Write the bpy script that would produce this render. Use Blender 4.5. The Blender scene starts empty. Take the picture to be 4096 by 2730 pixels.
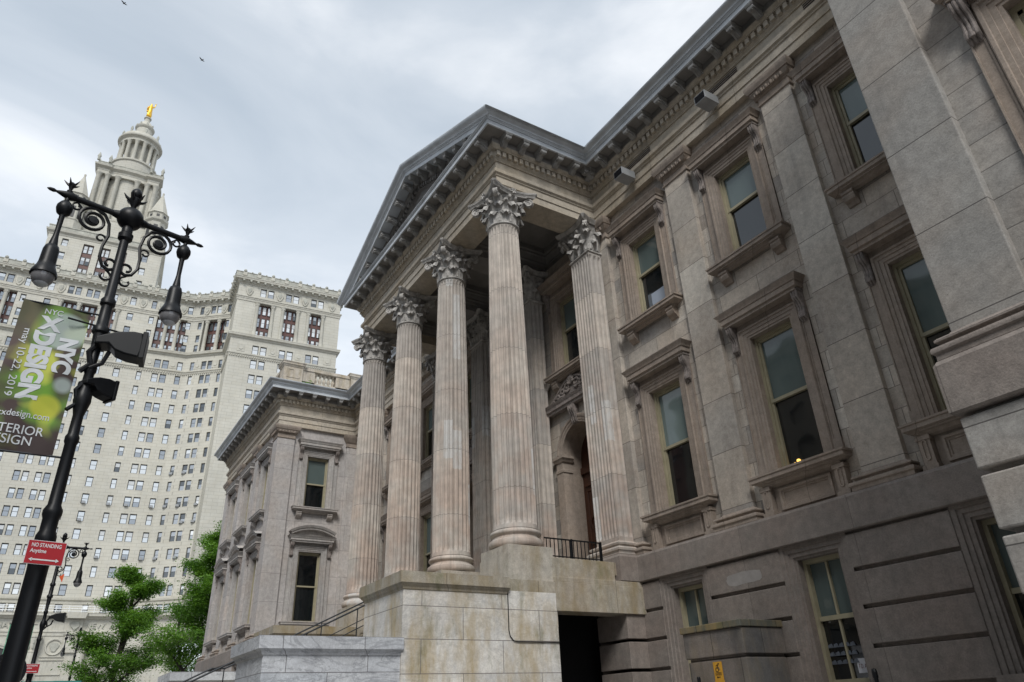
import bpy, bmesh, math, random
from mathutils import Vector, Matrix, noise
PI = math.pi
random.seed(7)
S = bpy.context.scene
COL = S.collection

# ------------------------------------------------------------------ camera
CAMP = Vector((5.2423, 13.5, 1.6))
yaw, pitch, roll, FPX = -0.5743, 0.4867, -0.0436, 2840.8
F_ = Vector((math.cos(pitch)*math.cos(yaw), math.cos(pitch)*math.sin(yaw), math.sin(pitch)))
R_ = F_.cross(Vector((0, 0, 1))).normalized()
U_ = R_.cross(F_)
R2 = R_*math.cos(roll)+U_*math.sin(roll)
U2 = U_*math.cos(roll)-R_*math.sin(roll)
cd = bpy.data.cameras.new('camera')
cam = bpy.data.objects.new('camera', cd); COL.objects.link(cam)
cam.matrix_world = Matrix(((R2.x, U2.x, -F_.x, CAMP.x), (R2.y, U2.y, -F_.y, CAMP.y), (R2.z, U2.z, -F_.z, CAMP.z), (0, 0, 0, 1)))
cd.sensor_width = 36; cd.lens = 36*FPX/4096; cd.clip_end = 6000; cd.clip_start = 0.1
S.camera = cam

# ------------------------------------------------------------------ world, sun
SUN_EL, SUN_AZ = math.radians(46), math.radians(148)    # direction the light comes from (azimuth from +x)
w = bpy.data.worlds.new("World"); S.world = w; w.use_nodes = True
nt = w.node_tree; nt.nodes.clear()
def N(t, typ, **k):
    n = t.nodes.new(typ)
    for a, b in k.items():
        if a == 'inp':
            for i, v in b.items(): n.inputs[i].default_value = v
        else: setattr(n, a, b)
    return n
out = N(nt, 'ShaderNodeOutputWorld'); bg = N(nt, 'ShaderNodeBackground'); bg.inputs[1].default_value = 0.112
sky = N(nt, 'ShaderNodeTexSky', sky_type='NISHITA', sun_disc=False, sun_elevation=SUN_EL, sun_rotation=PI/2-SUN_AZ)
tc = N(nt, 'ShaderNodeTexCoord')
mp = N(nt, 'ShaderNodeMapping', inp={3: (1.0, 1.0, 2.2)})
n1 = N(nt, 'ShaderNodeTexNoise', inp={'Scale': 2.1, 'Detail': 7.0, 'Roughness': 0.52, 'Distortion': 0.5})
cr = N(nt, 'ShaderNodeValToRGB')
cr.color_ramp.elements[0].position = 0.30; cr.color_ramp.elements[0].color = (3.6, 4.2, 4.9, 1)
cr.color_ramp.elements[1].position = 0.68; cr.color_ramp.elements[1].color = (7.2, 7.45, 7.8, 1)
e = cr.color_ramp.elements.new(0.5); e.color = (4.85, 5.35, 5.95, 1)
sep = N(nt, 'ShaderNodeSeparateXYZ')
mr = N(nt, 'ShaderNodeMapRange', inp={1: 0.0, 2: 0.75, 3: 1.28, 4: 0.93})
mul = N(nt, 'ShaderNodeVectorMath', operation='SCALE')
mix = N(nt, 'ShaderNodeMixRGB', inp={0: 0.95})
L = nt.links.new
L(tc.outputs['Generated'], mp.inputs[0]); L(mp.outputs[0], n1.inputs[0]); L(n1.outputs[0], cr.inputs[0])
L(tc.outputs['Generated'], sep.inputs[0]); L(sep.outputs[2], mr.inputs[0])
L(cr.outputs[0], mul.inputs[0]); L(mr.outputs[0], mul.inputs['Scale'])
L(sky.outputs[0], mix.inputs[1]); L(mul.outputs[0], mix.inputs[2])
L(mix.outputs[0], bg.inputs[0]); L(bg.outputs[0], out.inputs[0])
ld = bpy.data.lights.new('sun', 'SUN'); ld.energy = 2.0; ld.angle = math.radians(20); ld.color = (1, .97, .92)
so = bpy.data.objects.new('sun', ld); COL.objects.link(so)
sd = Vector((math.cos(SUN_EL)*math.cos(SUN_AZ), math.cos(SUN_EL)*math.sin(SUN_AZ), math.sin(SUN_EL)))
so.rotation_euler = sd.to_track_quat('Z', 'Y').to_euler()
S.view_settings.view_transform = 'Standard'; S.view_settings.look = 'None'
S.view_settings.exposure = 0.40; S.view_settings.gamma = 1.0

# ------------------------------------------------------------------ materials
def newmat(name):
    m = bpy.data.materials.new(name); m.use_nodes = True
    t = m.node_tree
    return m, t, t.nodes['Principled BSDF']
def mixc(t, fac, a, b, mode='MIX'):
    n = t.nodes.new('ShaderNodeMixRGB'); n.blend_type = mode
    for i, v in ((0, fac), (1, a), (2, b)):
        if isinstance(v, (int, float)): n.inputs[i].default_value = v
        elif isinstance(v, tuple): n.inputs[i].default_value = (*v, 1) if len(v) == 3 else v
        else: t.links.new(v, n.inputs[i])
    return n.outputs[0]
def mth(t, op, a, b=0.0, c=None):
    n = t.nodes.new('ShaderNodeMath'); n.operation = op
    for i, v in enumerate([a, b] + ([c] if c is not None else [])):
        if isinstance(v, (int, float)): n.inputs[i].default_value = v
        else: t.links.new(v, n.inputs[i])
    return n.outputs[0]
def rng(t, v, a, b, c=0.0, d=1.0):
    n = t.nodes.new('ShaderNodeMapRange')
    t.links.new(v, n.inputs[0])
    for i, q in enumerate((a, b, c, d)): n.inputs[i+1].default_value = q
    return n.outputs[0]
def nz(t, vec, scale, detail=4, rough=.55, stretch=None):
    if stretch:
        m = t.nodes.new('ShaderNodeMapping'); m.inputs[3].default_value = stretch; t.links.new(vec, m.inputs[0]); vec = m.outputs[0]
    n = t.nodes.new('ShaderNodeTexNoise'); n.inputs['Scale'].default_value = scale; n.inputs['Detail'].default_value = detail
    n.inputs['Roughness'].default_value = rough; t.links.new(vec, n.inputs[0]); return n.outputs[0]
def posn(t, local=False):
    if local:
        return t.nodes.new('ShaderNodeTexCoord').outputs['Object']
    return t.nodes.new('ShaderNodeNewGeometry').outputs['Position']
def bump(t, bs, h, strength=.3, dist=.02):
    b = t.nodes.new('ShaderNodeBump'); b.inputs['Strength'].default_value = strength; b.inputs['Distance'].default_value = dist
    t.links.new(h, b.inputs['Height']); t.links.new(b.outputs[0], bs.inputs['Normal'])
def sepx(t, p):
    s = t.nodes.new('ShaderNodeSeparateXYZ'); t.links.new(p, s.inputs[0]); return s.outputs
def comb(t, x, y, z):
    s = t.nodes.new('ShaderNodeCombineXYZ')
    for i, v in enumerate((x, y, z)):
        if isinstance(v, (int, float)): s.inputs[i].default_value = v
        else: t.links.new(v, s.inputs[i])
    return s.outputs[0]

def stone(name, c1, c2, bw=1.6, bh=1.257, z0=5.44, joint=.45, var=.5, tint=(.40, .30, .22), tintamt=.25, streak=.35, pits=.25, local=False, mortar=.009, rough=.85, moss=0, veins=0, offset=.5, bstr=.35, ns=1.0, odd=0):
    m, t, bs = newmat(name)
    p = posn(t, local); X = sepx(t, p)
    u = mth(t, 'ADD', X[0], X[1]); v = mth(t, 'SUBTRACT', X[2], z0-40*bh)
    uz = comb(t, u, v, 0.0)
    big = nz(t, p, .55*ns, 4); med = nz(t, p, 6.5*ns, 8, .72 if ns == 1 else .45); fine = nz(t, p, 38*ns, 3, .7)
    if bw:
        br = t.nodes.new('ShaderNodeTexBrick'); br.offset = offset
        br.inputs['Color1'].default_value = (0, 0, 0, 1); br.inputs['Color2'].default_value = (1, 1, 1, 1); br.inputs['Mortar'].default_value = (.5, .5, .5, 1)
        for k, q in (('Scale', 1), ('Mortar Size', mortar), ('Mortar Smooth', .3), ('Bias', 0), ('Brick Width', bw), ('Row Height', bh)): br.inputs[k].default_value = q
        t.links.new(uz, br.inputs[0])
        blk = sepx(t, br.outputs[0])[0]; jf = br.outputs['Fac']
    else:
        blk = nz(t, p, .9, 1)
    c = mixc(t, rng(t, blk, 0, 1, .5-.5*var, .5+.5*var), c1, c2)
    if bw and odd:
        c = mixc(t, mth(t, 'MULTIPLY', mth(t, 'GREATER_THAN', blk, .86), odd), c, (.62, .60, .55)); c = mixc(t, mth(t, 'MULTIPLY', mth(t, 'LESS_THAN', blk, .16), odd), c, (c1[0]*.72, c1[1]*.73, c1[2]*.76))
    # warm / cool tint by block
    tn = rng(t, nz(t, uz, .8, 2), .42, .68, 0, tintamt)
    c = mixc(t, tn, c, tint)
    c = mixc(t, 1.0, c, comb(t, *[rng(t, med, .3, .72, *((.76, 1.2) if ns == 1 else (.93, 1.05)))]*3), 'MULTIPLY')
    c = mixc(t, 1.0, c, comb(t, *[rng(t, fine, .3, .7, .86, 1.13)]*3), 'MULTIPLY') if ns == 1 else c
    c = mixc(t, 1.0, c, comb(t, *[rng(t, big, .3, .7, .86, 1.1)]*3), 'MULTIPLY')
    st = nz(t, comb(t, mth(t, 'MULTIPLY', u, 3.2), mth(t, 'MULTIPLY', v, .22), 0.0), 1.0, 5, .6)
    c = mixc(t, rng(t, st, .52, .75, 0, streak), c, (c1[0]*.4, c1[1]*.4, c1[2]*.42))
    if pits:
        vo = t.nodes.new('ShaderNodeTexVoronoi'); vo.inputs['Scale'].default_value = 16; t.links.new(p, vo.inputs[0])
        pt = mth(t, 'MULTIPLY', mth(t, 'LESS_THAN', vo.outputs[0], .12), rng(t, med, .5, .62, 0, pits))
        c = mixc(t, pt, c, (c1[0]*.25, c1[1]*.25, c1[2]*.25))
    if veins:
        wv = t.nodes.new('ShaderNodeTexNoise'); wv.inputs['Scale'].default_value = .9; wv.inputs['Detail'].default_value = 9; wv.inputs['Distortion'].default_value = 1.6; wv.inputs['Roughness'].default_value = .62
        mpn = t.nodes.new('ShaderNodeMapping'); mpn.inputs[2].default_value = (.3, .5, .2); mpn.inputs[3].default_value = (.6, .6, 1.9); t.links.new(p, mpn.inputs[0]); t.links.new(mpn.outputs[0], wv.inputs[0])
        vv = mth(t, 'ABSOLUTE', mth(t, 'SUBTRACT', wv.outputs[0], .5))
        c = mixc(t, rng(t, vv, 0, .025, veins, 0), c, (.13, .14, .17))
        c = mixc(t, rng(t, wv.outputs[0], .5, .7, 0, .25), c, (.42, .45, .52))
    if moss:
        st2 = nz(t, comb(t, mth(t, 'MULTIPLY', u, 1.7), mth(t, 'MULTIPLY', v, .5), 3.0), 1.0, 6, .65)
        c = mixc(t, rng(t, st2, .46, .68, 0, moss), c, (.36, .26, .10) if c1[0] > .45 else (.25, .18, .07))
        c = mixc(t, rng(t, nz(t, comb(t, mth(t, 'MULTIPLY', u, 2.3), mth(t, 'MULTIPLY', v, .8), 9.0), 1.0, 6, .7), .54, .72, 0, moss*.8), c, (.12, .12, .04))
    if bw: c = mixc(t, mth(t, 'MULTIPLY', jf, joint), c, (c1[0]*.22, c1[1]*.2, c1[2]*.2))
    t.links.new(c, bs.inputs['Base Color']); bs.inputs['Roughness'].default_value = rough
    h = mth(t, 'ADD', mth(t, 'MULTIPLY', med, .6), mth(t, 'MULTIPLY', fine, .5))
    if bw: h = mth(t, 'SUBTRACT', h, mth(t, 'MULTIPLY', jf, 1.2))
    bump(t, bs, h, bstr, .02)
    return m
def plain(name, c, rough=.6, metal=0.0, var=.15, scale=3.0, spec=None, local=False, bmp=0):
    m, t, bs = newmat(name)
    p = posn(t, local); n = nz(t, p, scale, 5)
    col = mixc(t, 1.0, c, comb(t, *[rng(t, n, .25, .75, 1-var, 1+var)]*3), 'MULTIPLY')
    t.links.new(col, bs.inputs['Base Color']); bs.inputs['Roughness'].default_value = rough; bs.inputs['Metallic'].default_value = metal
    if spec is not None: bs.inputs['Specular IOR Level'].default_value = spec
    if bmp: bump(t, bs, nz(t, p, scale*8, 4), bmp, .01)
    return m

GR = (.33, .295, .27); GR2 = (.24, .225, .215)
M = {}
M['pil'] = stone('pilaster_stone', (.37, .35, .325), (.54, .48, .41), bw=7.0, odd=.55, bh=1.257, z0=5.44, var=1.0, joint=.8)
M['wall'] = stone('ashlar_stone', (.375, .35, .32), (.57, .505, .43), bw=1.15, bh=.419, z0=5.44, var=1.0, joint=.6, odd=.5, tintamt=.35)
M['trim'] = stone('moulding_stone', (.285, .24, .205), (.345, .29, .245), bw=2.3, bh=30, z0=0, var=.6, joint=.5, streak=.5)
M['entab'] = stone('entablature_stone', (.44, .395, .33), (.50, .45, .375), bw=3.2, bh=30, z0=0, var=.7, joint=.5, tint=(.45, .33, .18), tintamt=.3)
M['base'] = stone('ground_floor_stone', (.205, .182, .165), (.26, .23, .208), bw=2.6, bh=30, z0=0, var=.8, joint=.35, tint=(.25, .16, .12), tintamt=.2, pits=.5, bstr=.5)
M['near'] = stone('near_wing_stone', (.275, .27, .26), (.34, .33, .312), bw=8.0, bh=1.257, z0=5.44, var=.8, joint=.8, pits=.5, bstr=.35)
M['far'] = stone('far_wing_stone', (.43, .41, .40), (.50, .47, .45), bw=2.6, bh=1.257, z0=5.44, var=.9, joint=.6)
M['metal'] = plain('painted_metal_cornice', (.52, .55, .58), .36, .0, .28, 1.3)
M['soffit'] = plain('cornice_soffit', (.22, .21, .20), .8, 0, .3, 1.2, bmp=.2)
M['modil'] = plain('modillion_stone', (.30, .295, .285), .8, 0, .3, 6, bmp=.5)
M['cap'] = plain('carved_capital_stone', (.42, .405, .385), .75, 0, .45, 7, bmp=.6)
M['carve'] = plain('carved_bracket_stone', (.23, .2, .185), .8, 0, .45, 12, bmp=.8)
M['sash'] = plain('window_sash_paint', (.33, .30, .205), .5, 0, .15, 4)
M['iron'] = plain('black_iron', (.006, .007, .009), .42, .0, .2, 5, spec=.3)
M['rail'] = plain('rail_iron', (.02, .024, .03), .5, .3, .2, 5)
M['granite'] = stone('grey_granite', (.085, .085, .088), (.12, .118, .118), bw=1.3, bh=.62, z0=3.04, var=.8, joint=.7, streak=.6, moss=.25, pits=.7, bstr=.5)
M['marble'] = stone('stained_marble', (.58, .57, .545), (.70, .685, .65), bw=1.85, bh=.61, z0=4.22, var=.8, joint=.9, mortar=.008, tint=(.45, .38, .30), tintamt=.25, moss=.75, streak=.15, veins=.2, rough=.6, bstr=.15)
M['marble2'] = stone('grey_veined_marble', (.52, .55, .59), (.64, .66, .69), bw=1.5, bh=.59, z0=3.02, var=.8, joint=.9, mortar=.008, tint=(.35, .36, .4), tintamt=.3, streak=.1, veins=.5, rough=.5, bstr=.12)
M['deckstone'] = stone('mossy_deck_stone', (.33, .305, .25), (.40, .37, .315), bw=2.2, bh=30, z0=0, var=.7, joint=.6, moss=.8, streak=.5)
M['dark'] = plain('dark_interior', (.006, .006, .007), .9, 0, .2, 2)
M['wood'] = plain('varnished_door_wood', (.06, .022, .012), .35, 0, .4, 5)
M['acgrey'] = plain('conditioner_casing', (.30, .315, .33), .5, .1, .2, 4)
M['acdark'] = plain('conditioner_grille', (.008, .008, .01), .9, 0, .3, 20, spec=.1)
M['asphalt'] = plain('asphalt', (.05, .05, .052), .9, 0, .3, 3, bmp=.4)
M['pave'] = plain('pavement_concrete', (.28, .27, .26), .85, 0, .2, 1.5, bmp=.2)

def column_mat():
    m, t, bs = newmat('fluted_column_stone')
    p = posn(t, True); X = sepx(t, p); W = posn(t)
    oi = t.nodes.new('ShaderNodeObjectInfo'); rnd = oi.outputs['Random']
    ang = mth(t, 'ARCTAN2', X[1], X[0])
    fl = mth(t, 'FLOOR', mth(t, 'MULTIPLY', mth(t, 'ADD', ang, PI), 24/(2*PI)*.5))
    zz = mth(t, 'ADD', X[2], mth(t, 'MULTIPLY', rnd, .9))
    dr = mth(t, 'FLOOR', mth(t, 'DIVIDE', zz, 1.85))
    wn = t.nodes.new('ShaderNodeTexWhiteNoise'); t.links.new(comb(t, dr, mth(t, 'MULTIPLY', rnd, 37.0), 1.0), wn.inputs[0])
    wz = t.nodes.new('ShaderNodeTexWhiteNoise'); wz.noise_dimensions = '3D'
    t.links.new(comb(t, fl, mth(t, 'FLOOR', mth(t, 'DIVIDE', mth(t, 'ADD', X[2], mth(t, 'MULTIPLY', fl, .31)), 1.15)), mth(t, 'MULTIPLY', rnd, 11.0)), wz.inputs[0])
    med = nz(t, W, 3.5, 6, .6); big = nz(t, W, .7, 3)
    c = mixc(t, wn.outputs[0], (.40, .375, .35), (.56, .51, .455))
    low = rng(t, X[2], 0, 8.5, 1, 0)
    side = rng(t, nz(t, W, 1.1, 3), .40, .58, 0, 1)
    c = mixc(t, mth(t, 'MULTIPLY', mth(t, 'MULTIPLY', low, side), .50), c, (.46, .32, .245))
    c = mixc(t, 1.0, c, comb(t, *[rng(t, med, .25, .8, .72, 1.22)]*3), 'MULTIPLY')
    st = nz(t, comb(t, mth(t, 'MULTIPLY', ang, 9), mth(t, 'MULTIPLY', X[2], .35), 0.0), 1.0, 5, .65)
    c = mixc(t, rng(t, st, .48, .72, 0, .5), c, (.17, .16, .15))
    c = mixc(t, mth(t, 'MULTIPLY', mth(t, 'GREATER_THAN', wz.outputs[0], .935), rng(t, nz(t, W, 5, 5), .35, .55, .35, .85)), c, (.54, .54, .53))
    fr = mth(t, 'ABSOLUTE', mth(t, 'SUBTRACT', mth(t, 'FRACT', mth(t, 'DIVIDE', zz, 1.85)), .5))
    c = mixc(t, mth(t, 'MULTIPLY', mth(t, 'GREATER_THAN', fr, .4955), .6), c, (.1, .09, .08))
    t.links.new(c, bs.inputs['Base Color']); bs.inputs['Roughness'].default_value = .8
    bump(t, bs, nz(t, W, 22, 5, .65), .35, .015)
    return m
M['col'] = column_mat()

def glass(name, c, rough=.04, blind=None, refl=.5, noiseamt=.35):
    m, t, bs = newmat(name); p = posn(t)
    oi = t.nodes.new('ShaderNodeObjectInfo'); pr_ = t.nodes.new('ShaderNodeVectorMath'); pr_.operation = 'ADD'
    t.links.new(p, pr_.inputs[0]); t.links.new(comb(t, mth(t, 'MULTIPLY', oi.outputs['Random'], 40.0), 0.0, 0.0), pr_.inputs[1])
    n = nz(t, pr_.outputs[0], .9, 5, stretch=(1.6, 1.6, .5))
    col = mixc(t, rng(t, n, .35, .7, 0, noiseamt), c, (c[0]*.45, c[1]*.45, c[2]*.5))
    col = mixc(t, 1.0, col, comb(t, *[rng(t, oi.outputs['Random'], 0, 1, .55, 1.35)]*3), 'MULTIPLY')
    t.links.new(col, bs.inputs['Base Color']); bs.inputs['Roughness'].default_value = rough
    bs.inputs['IOR'].default_value = 1.5; bs.inputs['Specular IOR Level'].default_value = refl
    bump(t, bs, nz(t, p, 1.1, 1), .10, .05)
    return m
M['blind'] = glass('glass_over_blind', (.13, .17, .165), refl=.5)
M['gdark'] = glass('dark_glass', (.008, .011, .013), refl=.9)
M['gpale'] = glass('pale_paper_behind_glass', (.42, .48, .58), refl=.4)

# ------------------------------------------------------------------ mesh builder
class MB:
    def __init__(s): s.v = []; s.f = []; s.m = []; s.mats = []
    def mi(s, mat):
        if mat not in s.mats: s.mats.append(mat)
        return s.mats.index(mat)
    def add(s, vs, fs, mat=None):
        o = len(s.v); s.v.extend([tuple(v) for v in vs]); k = s.mi(mat) if mat else 0
        for f in fs: s.f.append(tuple(i+o for i in f)); s.m.append(k)
    def box(s, x0, x1, y0, y1, z0, z1, mat=None):
        if x0 > x1: x0, x1 = x1, x0
        if y0 > y1: y0, y1 = y1, y0
        if z0 > z1: z0, z1 = z1, z0
        s.add([(x0, y0, z0), (x1, y0, z0), (x1, y1, z0), (x0, y1, z0), (x0, y0, z1), (x1, y0, z1), (x1, y1, z1), (x0, y1, z1)],
              [(0, 3, 2, 1), (4, 5, 6, 7), (0, 1, 5, 4), (1, 2, 6, 5), (2, 3, 7, 6), (3, 0, 4, 7)], mat)
    def obox(s, c, ax, ay, az, hx, hy, hz, mat=None):
        c = Vector(c); ax = Vector(ax); ay = Vector(ay); az = Vector(az)
        vs = [c+ax*(hx*i)+ay*(hy*j)+az*(hz*k) for k in (-1, 1) for j in (-1, 1) for i in (-1, 1)]
        s.add(vs, [(0, 2, 3, 1), (4, 5, 7, 6), (0, 1, 5, 4), (1, 3, 7, 5), (3, 2, 6, 7), (2, 0, 4, 6)], mat)
    def lathe(s, prof, cx=0, cy=0, n=24, mat=None, a0=0, sx=1, sy=1, caps=True):
        vs = []; fs = []; k = len(prof)
        for i in range(n):
            a = a0+2*PI*i/n
            for r, z in prof: vs.append((cx+r*sx*math.cos(a), cy+r*sy*math.sin(a), z))
        for i in range(n):
            j = (i+1) % n
            for q in range(k-1): fs.append((i*k+q, j*k+q, j*k+q+1, i*k+q+1))
        if caps:
            fs.append(tuple(i*k for i in range(n))[::-1]); fs.append(tuple(i*k+k-1 for i in range(n)))
        s.add(vs, fs, mat)
    def tube(s, pts, r, n=6, mat=None, caps=True, r2=None):
        pts = [Vector(p) for p in pts]; vs = []; fs = []; m = len(pts)
        d0 = (pts[1]-pts[0]).normalized(); up = Vector((0, 0, 1)) if abs(d0.z) < .9 else Vector((1, 0, 0))
        a = d0.cross(up).normalized()
        for i, p in enumerate(pts):
            d = (pts[min(i+1, m-1)]-pts[max(i-1, 0)]).normalized()
            a = (a-d*a.dot(d)).normalized(); b = d.cross(a)
            rr = (r[i] if isinstance(r, (list, tuple)) else (r if r2 is None else r+(r2-r)*i/(m-1)))
            for q in range(n):
                t = 2*PI*q/n; vs.append(p+a*(rr*math.cos(t))+b*(rr*math.sin(t)))
        for i in range(m-1):
            for q in range(n):
                w_ = (q+1) % n; fs.append((i*n+q, i*n+w_, (i+1)*n+w_, (i+1)*n+q))
        if caps: fs.append(tuple(range(n))[::-1]); fs.append(tuple((m-1)*n+q for q in range(n)))
        s.add(vs, fs, mat)
    def sweep(s, path, prof, closed=False, skip=(), mat=None, fr=None, closeprof=False, cap=False):
        """path: 2D points; outward = right hand of travel; prof: (offset, c) pairs; fr maps (a,b,c)->xyz"""
        fr = fr or (lambda a, b, c: (a, b, c))
        n = len(path); k = len(prof); offs = []
        for i in range(n):
            def nrm(p, q):
                dx, dy = q[0]-p[0], q[1]-p[1]; l = math.hypot(dx, dy); return (dy/l, -dx/l)
            if closed or 0 < i < n-1:
                n0 = nrm(path[i-1], path[i]); n1_ = nrm(path[i], path[(i+1) % n])
                d = 1+n0[0]*n1_[0]+n0[1]*n1_[1]
                offs.append(((n0[0]+n1_[0])/d, (n0[1]+n1_[1])/d))
            elif i == 0: offs.append(nrm(path[0], path[1]))
            else: offs.append(nrm(path[-2], path[-1]))
        vs = [fr(path[i][0]+offs[i][0]*o, path[i][1]+offs[i][1]*o, c) for i in range(n) for o, c in prof]
        fs = []
        for i in range(n if closed else n-1):
            if i in skip: continue
            j = (i+1) % n
            for q in range(k if closeprof else k-1):
                q2 = (q+1) % k
                fs.append((i*k+q, j*k+q, j*k+q2, i*k+q2))
        if cap and not closed:
            fs.append(tuple(range(k))); fs.append(tuple((n-1)*k+q for q in range(k))[::-1])
        s.add(vs, fs, mat)
    def prism(s, pts, c0, c1, fr=None, mat=None):
        fr = fr or (lambda a, b, c: (a, b, c)); n = len(pts)
        vs = [fr(a, b, c0) for a, b in pts]+[fr(a, b, c1) for a, b in pts]
        fs = [tuple(range(n))[::-1], tuple(range(n, 2*n))]+[(i, (i+1) % n, (i+1) % n+n, i+n) for i in range(n)]
        s.add(vs, fs, mat)
    def holewall(s, a0, a1, b0, b1, holes, fr, depth, mat=None, c=0.0, rmat=None):
        """wall sheet with rectangular holes and reveals going back by depth"""
        A = sorted(set([a0, a1]+[h[i] for h in holes for i in (0, 1)])); B = sorted(set([b0, b1]+[h[i] for h in holes for i in (2, 3)]))
        A = [x for x in A if a0 <= x <= a1]; B = [x for x in B if b0 <= x <= b1]
        for i in range(len(A)-1):
            for j in range(len(B)-1):
                ca, cb = (A[i]+A[i+1])/2, (B[j]+B[j+1])/2
                if any(h[0] < ca < h[1] and h[2] < cb < h[3] for h in holes): continue
                s.add([fr(A[i], B[j], c), fr(A[i+1], B[j], c), fr(A[i+1], B[j+1], c), fr(A[i], B[j+1], c)], [(0, 1, 2, 3)], mat)
        for h in holes:
            q = [(h[0], h[2]), (h[1], h[2]), (h[1], h[3]), (h[0], h[3])]
            for i in range(4):
                p, r = q[i], q[(i+1) % 4]
                s.add([fr(*p, c), fr(*r, c), fr(*r, c-depth), fr(*p, c-depth)], [(0, 1, 2, 3)], rmat or mat)
    def mesh(s, name, mat=None, smooth=False, bevel=0):
        me = bpy.data.meshes.new(name); me.from_pydata(s.v, [], s.f)
        mats = s.mats if s.mats else ([mat] if mat else [])
        if mat and s.mats and mat not in s.mats: mats = s.mats
        for q in mats: me.materials.append(q)
        if len(mats) > 1: me.polygons.foreach_set('material_index', s.m)
        bm = bmesh.new(); bm.from_mesh(me)
        bmesh.ops.remove_doubles(bm, verts=bm.verts, dist=1e-5)
        bmesh.ops.recalc_face_normals(bm, faces=bm.faces)
        bm.to_mesh(me); bm.free()
        if smooth:
            me.polygons.foreach_set('use_smooth', [True]*len(me.polygons))
            try: me.set_sharp_from_angle(angle=math.radians(38))
            except Exception: pass
        return me
    def build(s, name, mat=None, parent=None, loc=(0, 0, 0), rz=0, smooth=False, bevel=0):
        return link(name, s.mesh(name, mat, smooth), parent, loc, rz, bevel)
def link(name, me, parent=None, loc=(0, 0, 0), rz=0, bevel=0):
    o = bpy.data.objects.new(name, me); COL.objects.link(o)
    if parent: o.parent = parent
    o.location = loc; o.rotation_euler = (0, 0, rz)
    if bevel:
        b = o.modifiers.new('bevel', 'BEVEL'); b.width = bevel; b.segments = 2; b.limit_method = 'ANGLE'; b.angle_limit = math.radians(50)
    return o
def empty(name, label, cat, loc=(0, 0, 0), rz=0, group=None):
    o = bpy.data.objects.new(name, None); COL.objects.link(o); o.location = loc; o.rotation_euler = (0, 0, rz); o.empty_display_size = .3
    return tag(o, label, cat, group)
def tag(o, label=None, cat=None, group=None, kind=None):
    if label: o['label'] = label
    if cat: o['category'] = cat
    if group: o['group'] = group
    if kind: o['kind'] = kind
    return o
def wp(o):          # world-coordinate part under an empty at the origin-like base
    return o
def copyt(o, parent=None, loc=None, rz=None):
    c = o.copy(); COL.objects.link(c)
    if parent: c.parent = parent
    if loc is not None: c.location = loc
    if rz is not None: c.rotation_euler = (0, 0, rz)
    for ch in o.children: copyt(ch, c)
    return c
def XZ(a, b, c): return (a, c, b)      # frame: a along x, b up, c along y

# ================================================================== COURTHOUSE
XC = 24.32
def mx(x): return 2*XC-x
CH = empty('courthouse', 'grey and tan stone courthouse with a Corinthian columned portico, pediment and tall windows', 'building', (0, 0, 0))

PAV = 5.26       # pilaster face of the end wings
# plan of the pilaster faces, travelling -x
def plan(o=0.0):  # frieze-face path
    return [(51.73+o, -6), (51.73+o, PAV+.06+o), (40.09-o, PAV+.06+o), (40.09-o, 1.28+o), (29.62+o, 1.28+o), (29.62+o, 4.88+o), (19.02-o, 4.88+o), (19.02-o, 1.28+o), (8.55+o, 1.28+o), (8.55+o, PAV+.06+o), (-3.1-o, PAV+.06+o), (-3.1-o, -6)]
EP = plan()
# --- entablature (stone part)
e_prof = [(-.9, 15.9), (-.9, 15.26), (-.03, 15.26), (-.03, 15.5), (.0, 15.51), (.0, 15.74), (.035, 15.76), (.035, 15.80), (.09, 15.84), (.10, 15.92), (.10, 15.95), (0, 15.955), (0, 16.29),
          (.04, 16.30), (.04, 16.33), (.09, 16.385), (.10, 16.40), (.10, 16.60), (.20, 16.605), (.20, 16.63), (.24, 16.67), (.26, 16.70), (.26, 16.76)]
b = MB(); b.sweep(EP, e_prof); b.build('entablature', M['entab'], CH, smooth=True)
# soffit + corona + cyma
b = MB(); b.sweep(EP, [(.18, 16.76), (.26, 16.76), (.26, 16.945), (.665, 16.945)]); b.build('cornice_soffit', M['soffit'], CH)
b = MB(); b.sweep(EP, [(.62, 16.943), (.67, 16.943), (.67, 17.095), (.70, 17.10), (.70, 17.12), (.735, 17.15), (.735, 17.165), (.60, 17.17)])
cornice = b.build('cornice', M['metal'], CH, smooth=True)
cy_prof = [(.70, 17.167), (.755, 17.17), (.755, 17.185), (.765, 17.215), (.80, 17.245), (.85, 17.27), (.885, 17.30), (.90, 17.33), (.905, 17.355), (.88, 17.37), (.3, 17.40)]
b = MB(); b.sweep(EP, cy_prof, skip=(5,)); b.build('gutter', M['metal'], CH, smooth=True)
# dentils
b = MB()
def dentils(b, p, q, z0=16.42, z1=16.585, o0=.09, o1=.185, step=.197, wd=.118):
    p = Vector(p); q = Vector(q); d = (q-p); l = d.length; d /= l; nn = Vector((d.y, -d.x)); n = int(l/step)
    for i in range(n+1):
        c = p+d*(i*l/n)+nn*((o0+o1)/2)
        b.obox((c.x, c.y, (z0+z1)/2), (d.x, d.y, 0), (nn.x, nn.y, 0), (0, 0, 1), wd/2, (o1-o0)/2, (z1-z0)/2)
for i in range(1, 10):
    dentils(b, EP[i], EP[i+1])
b.build('dentil_band', M['entab'], CH)
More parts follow.
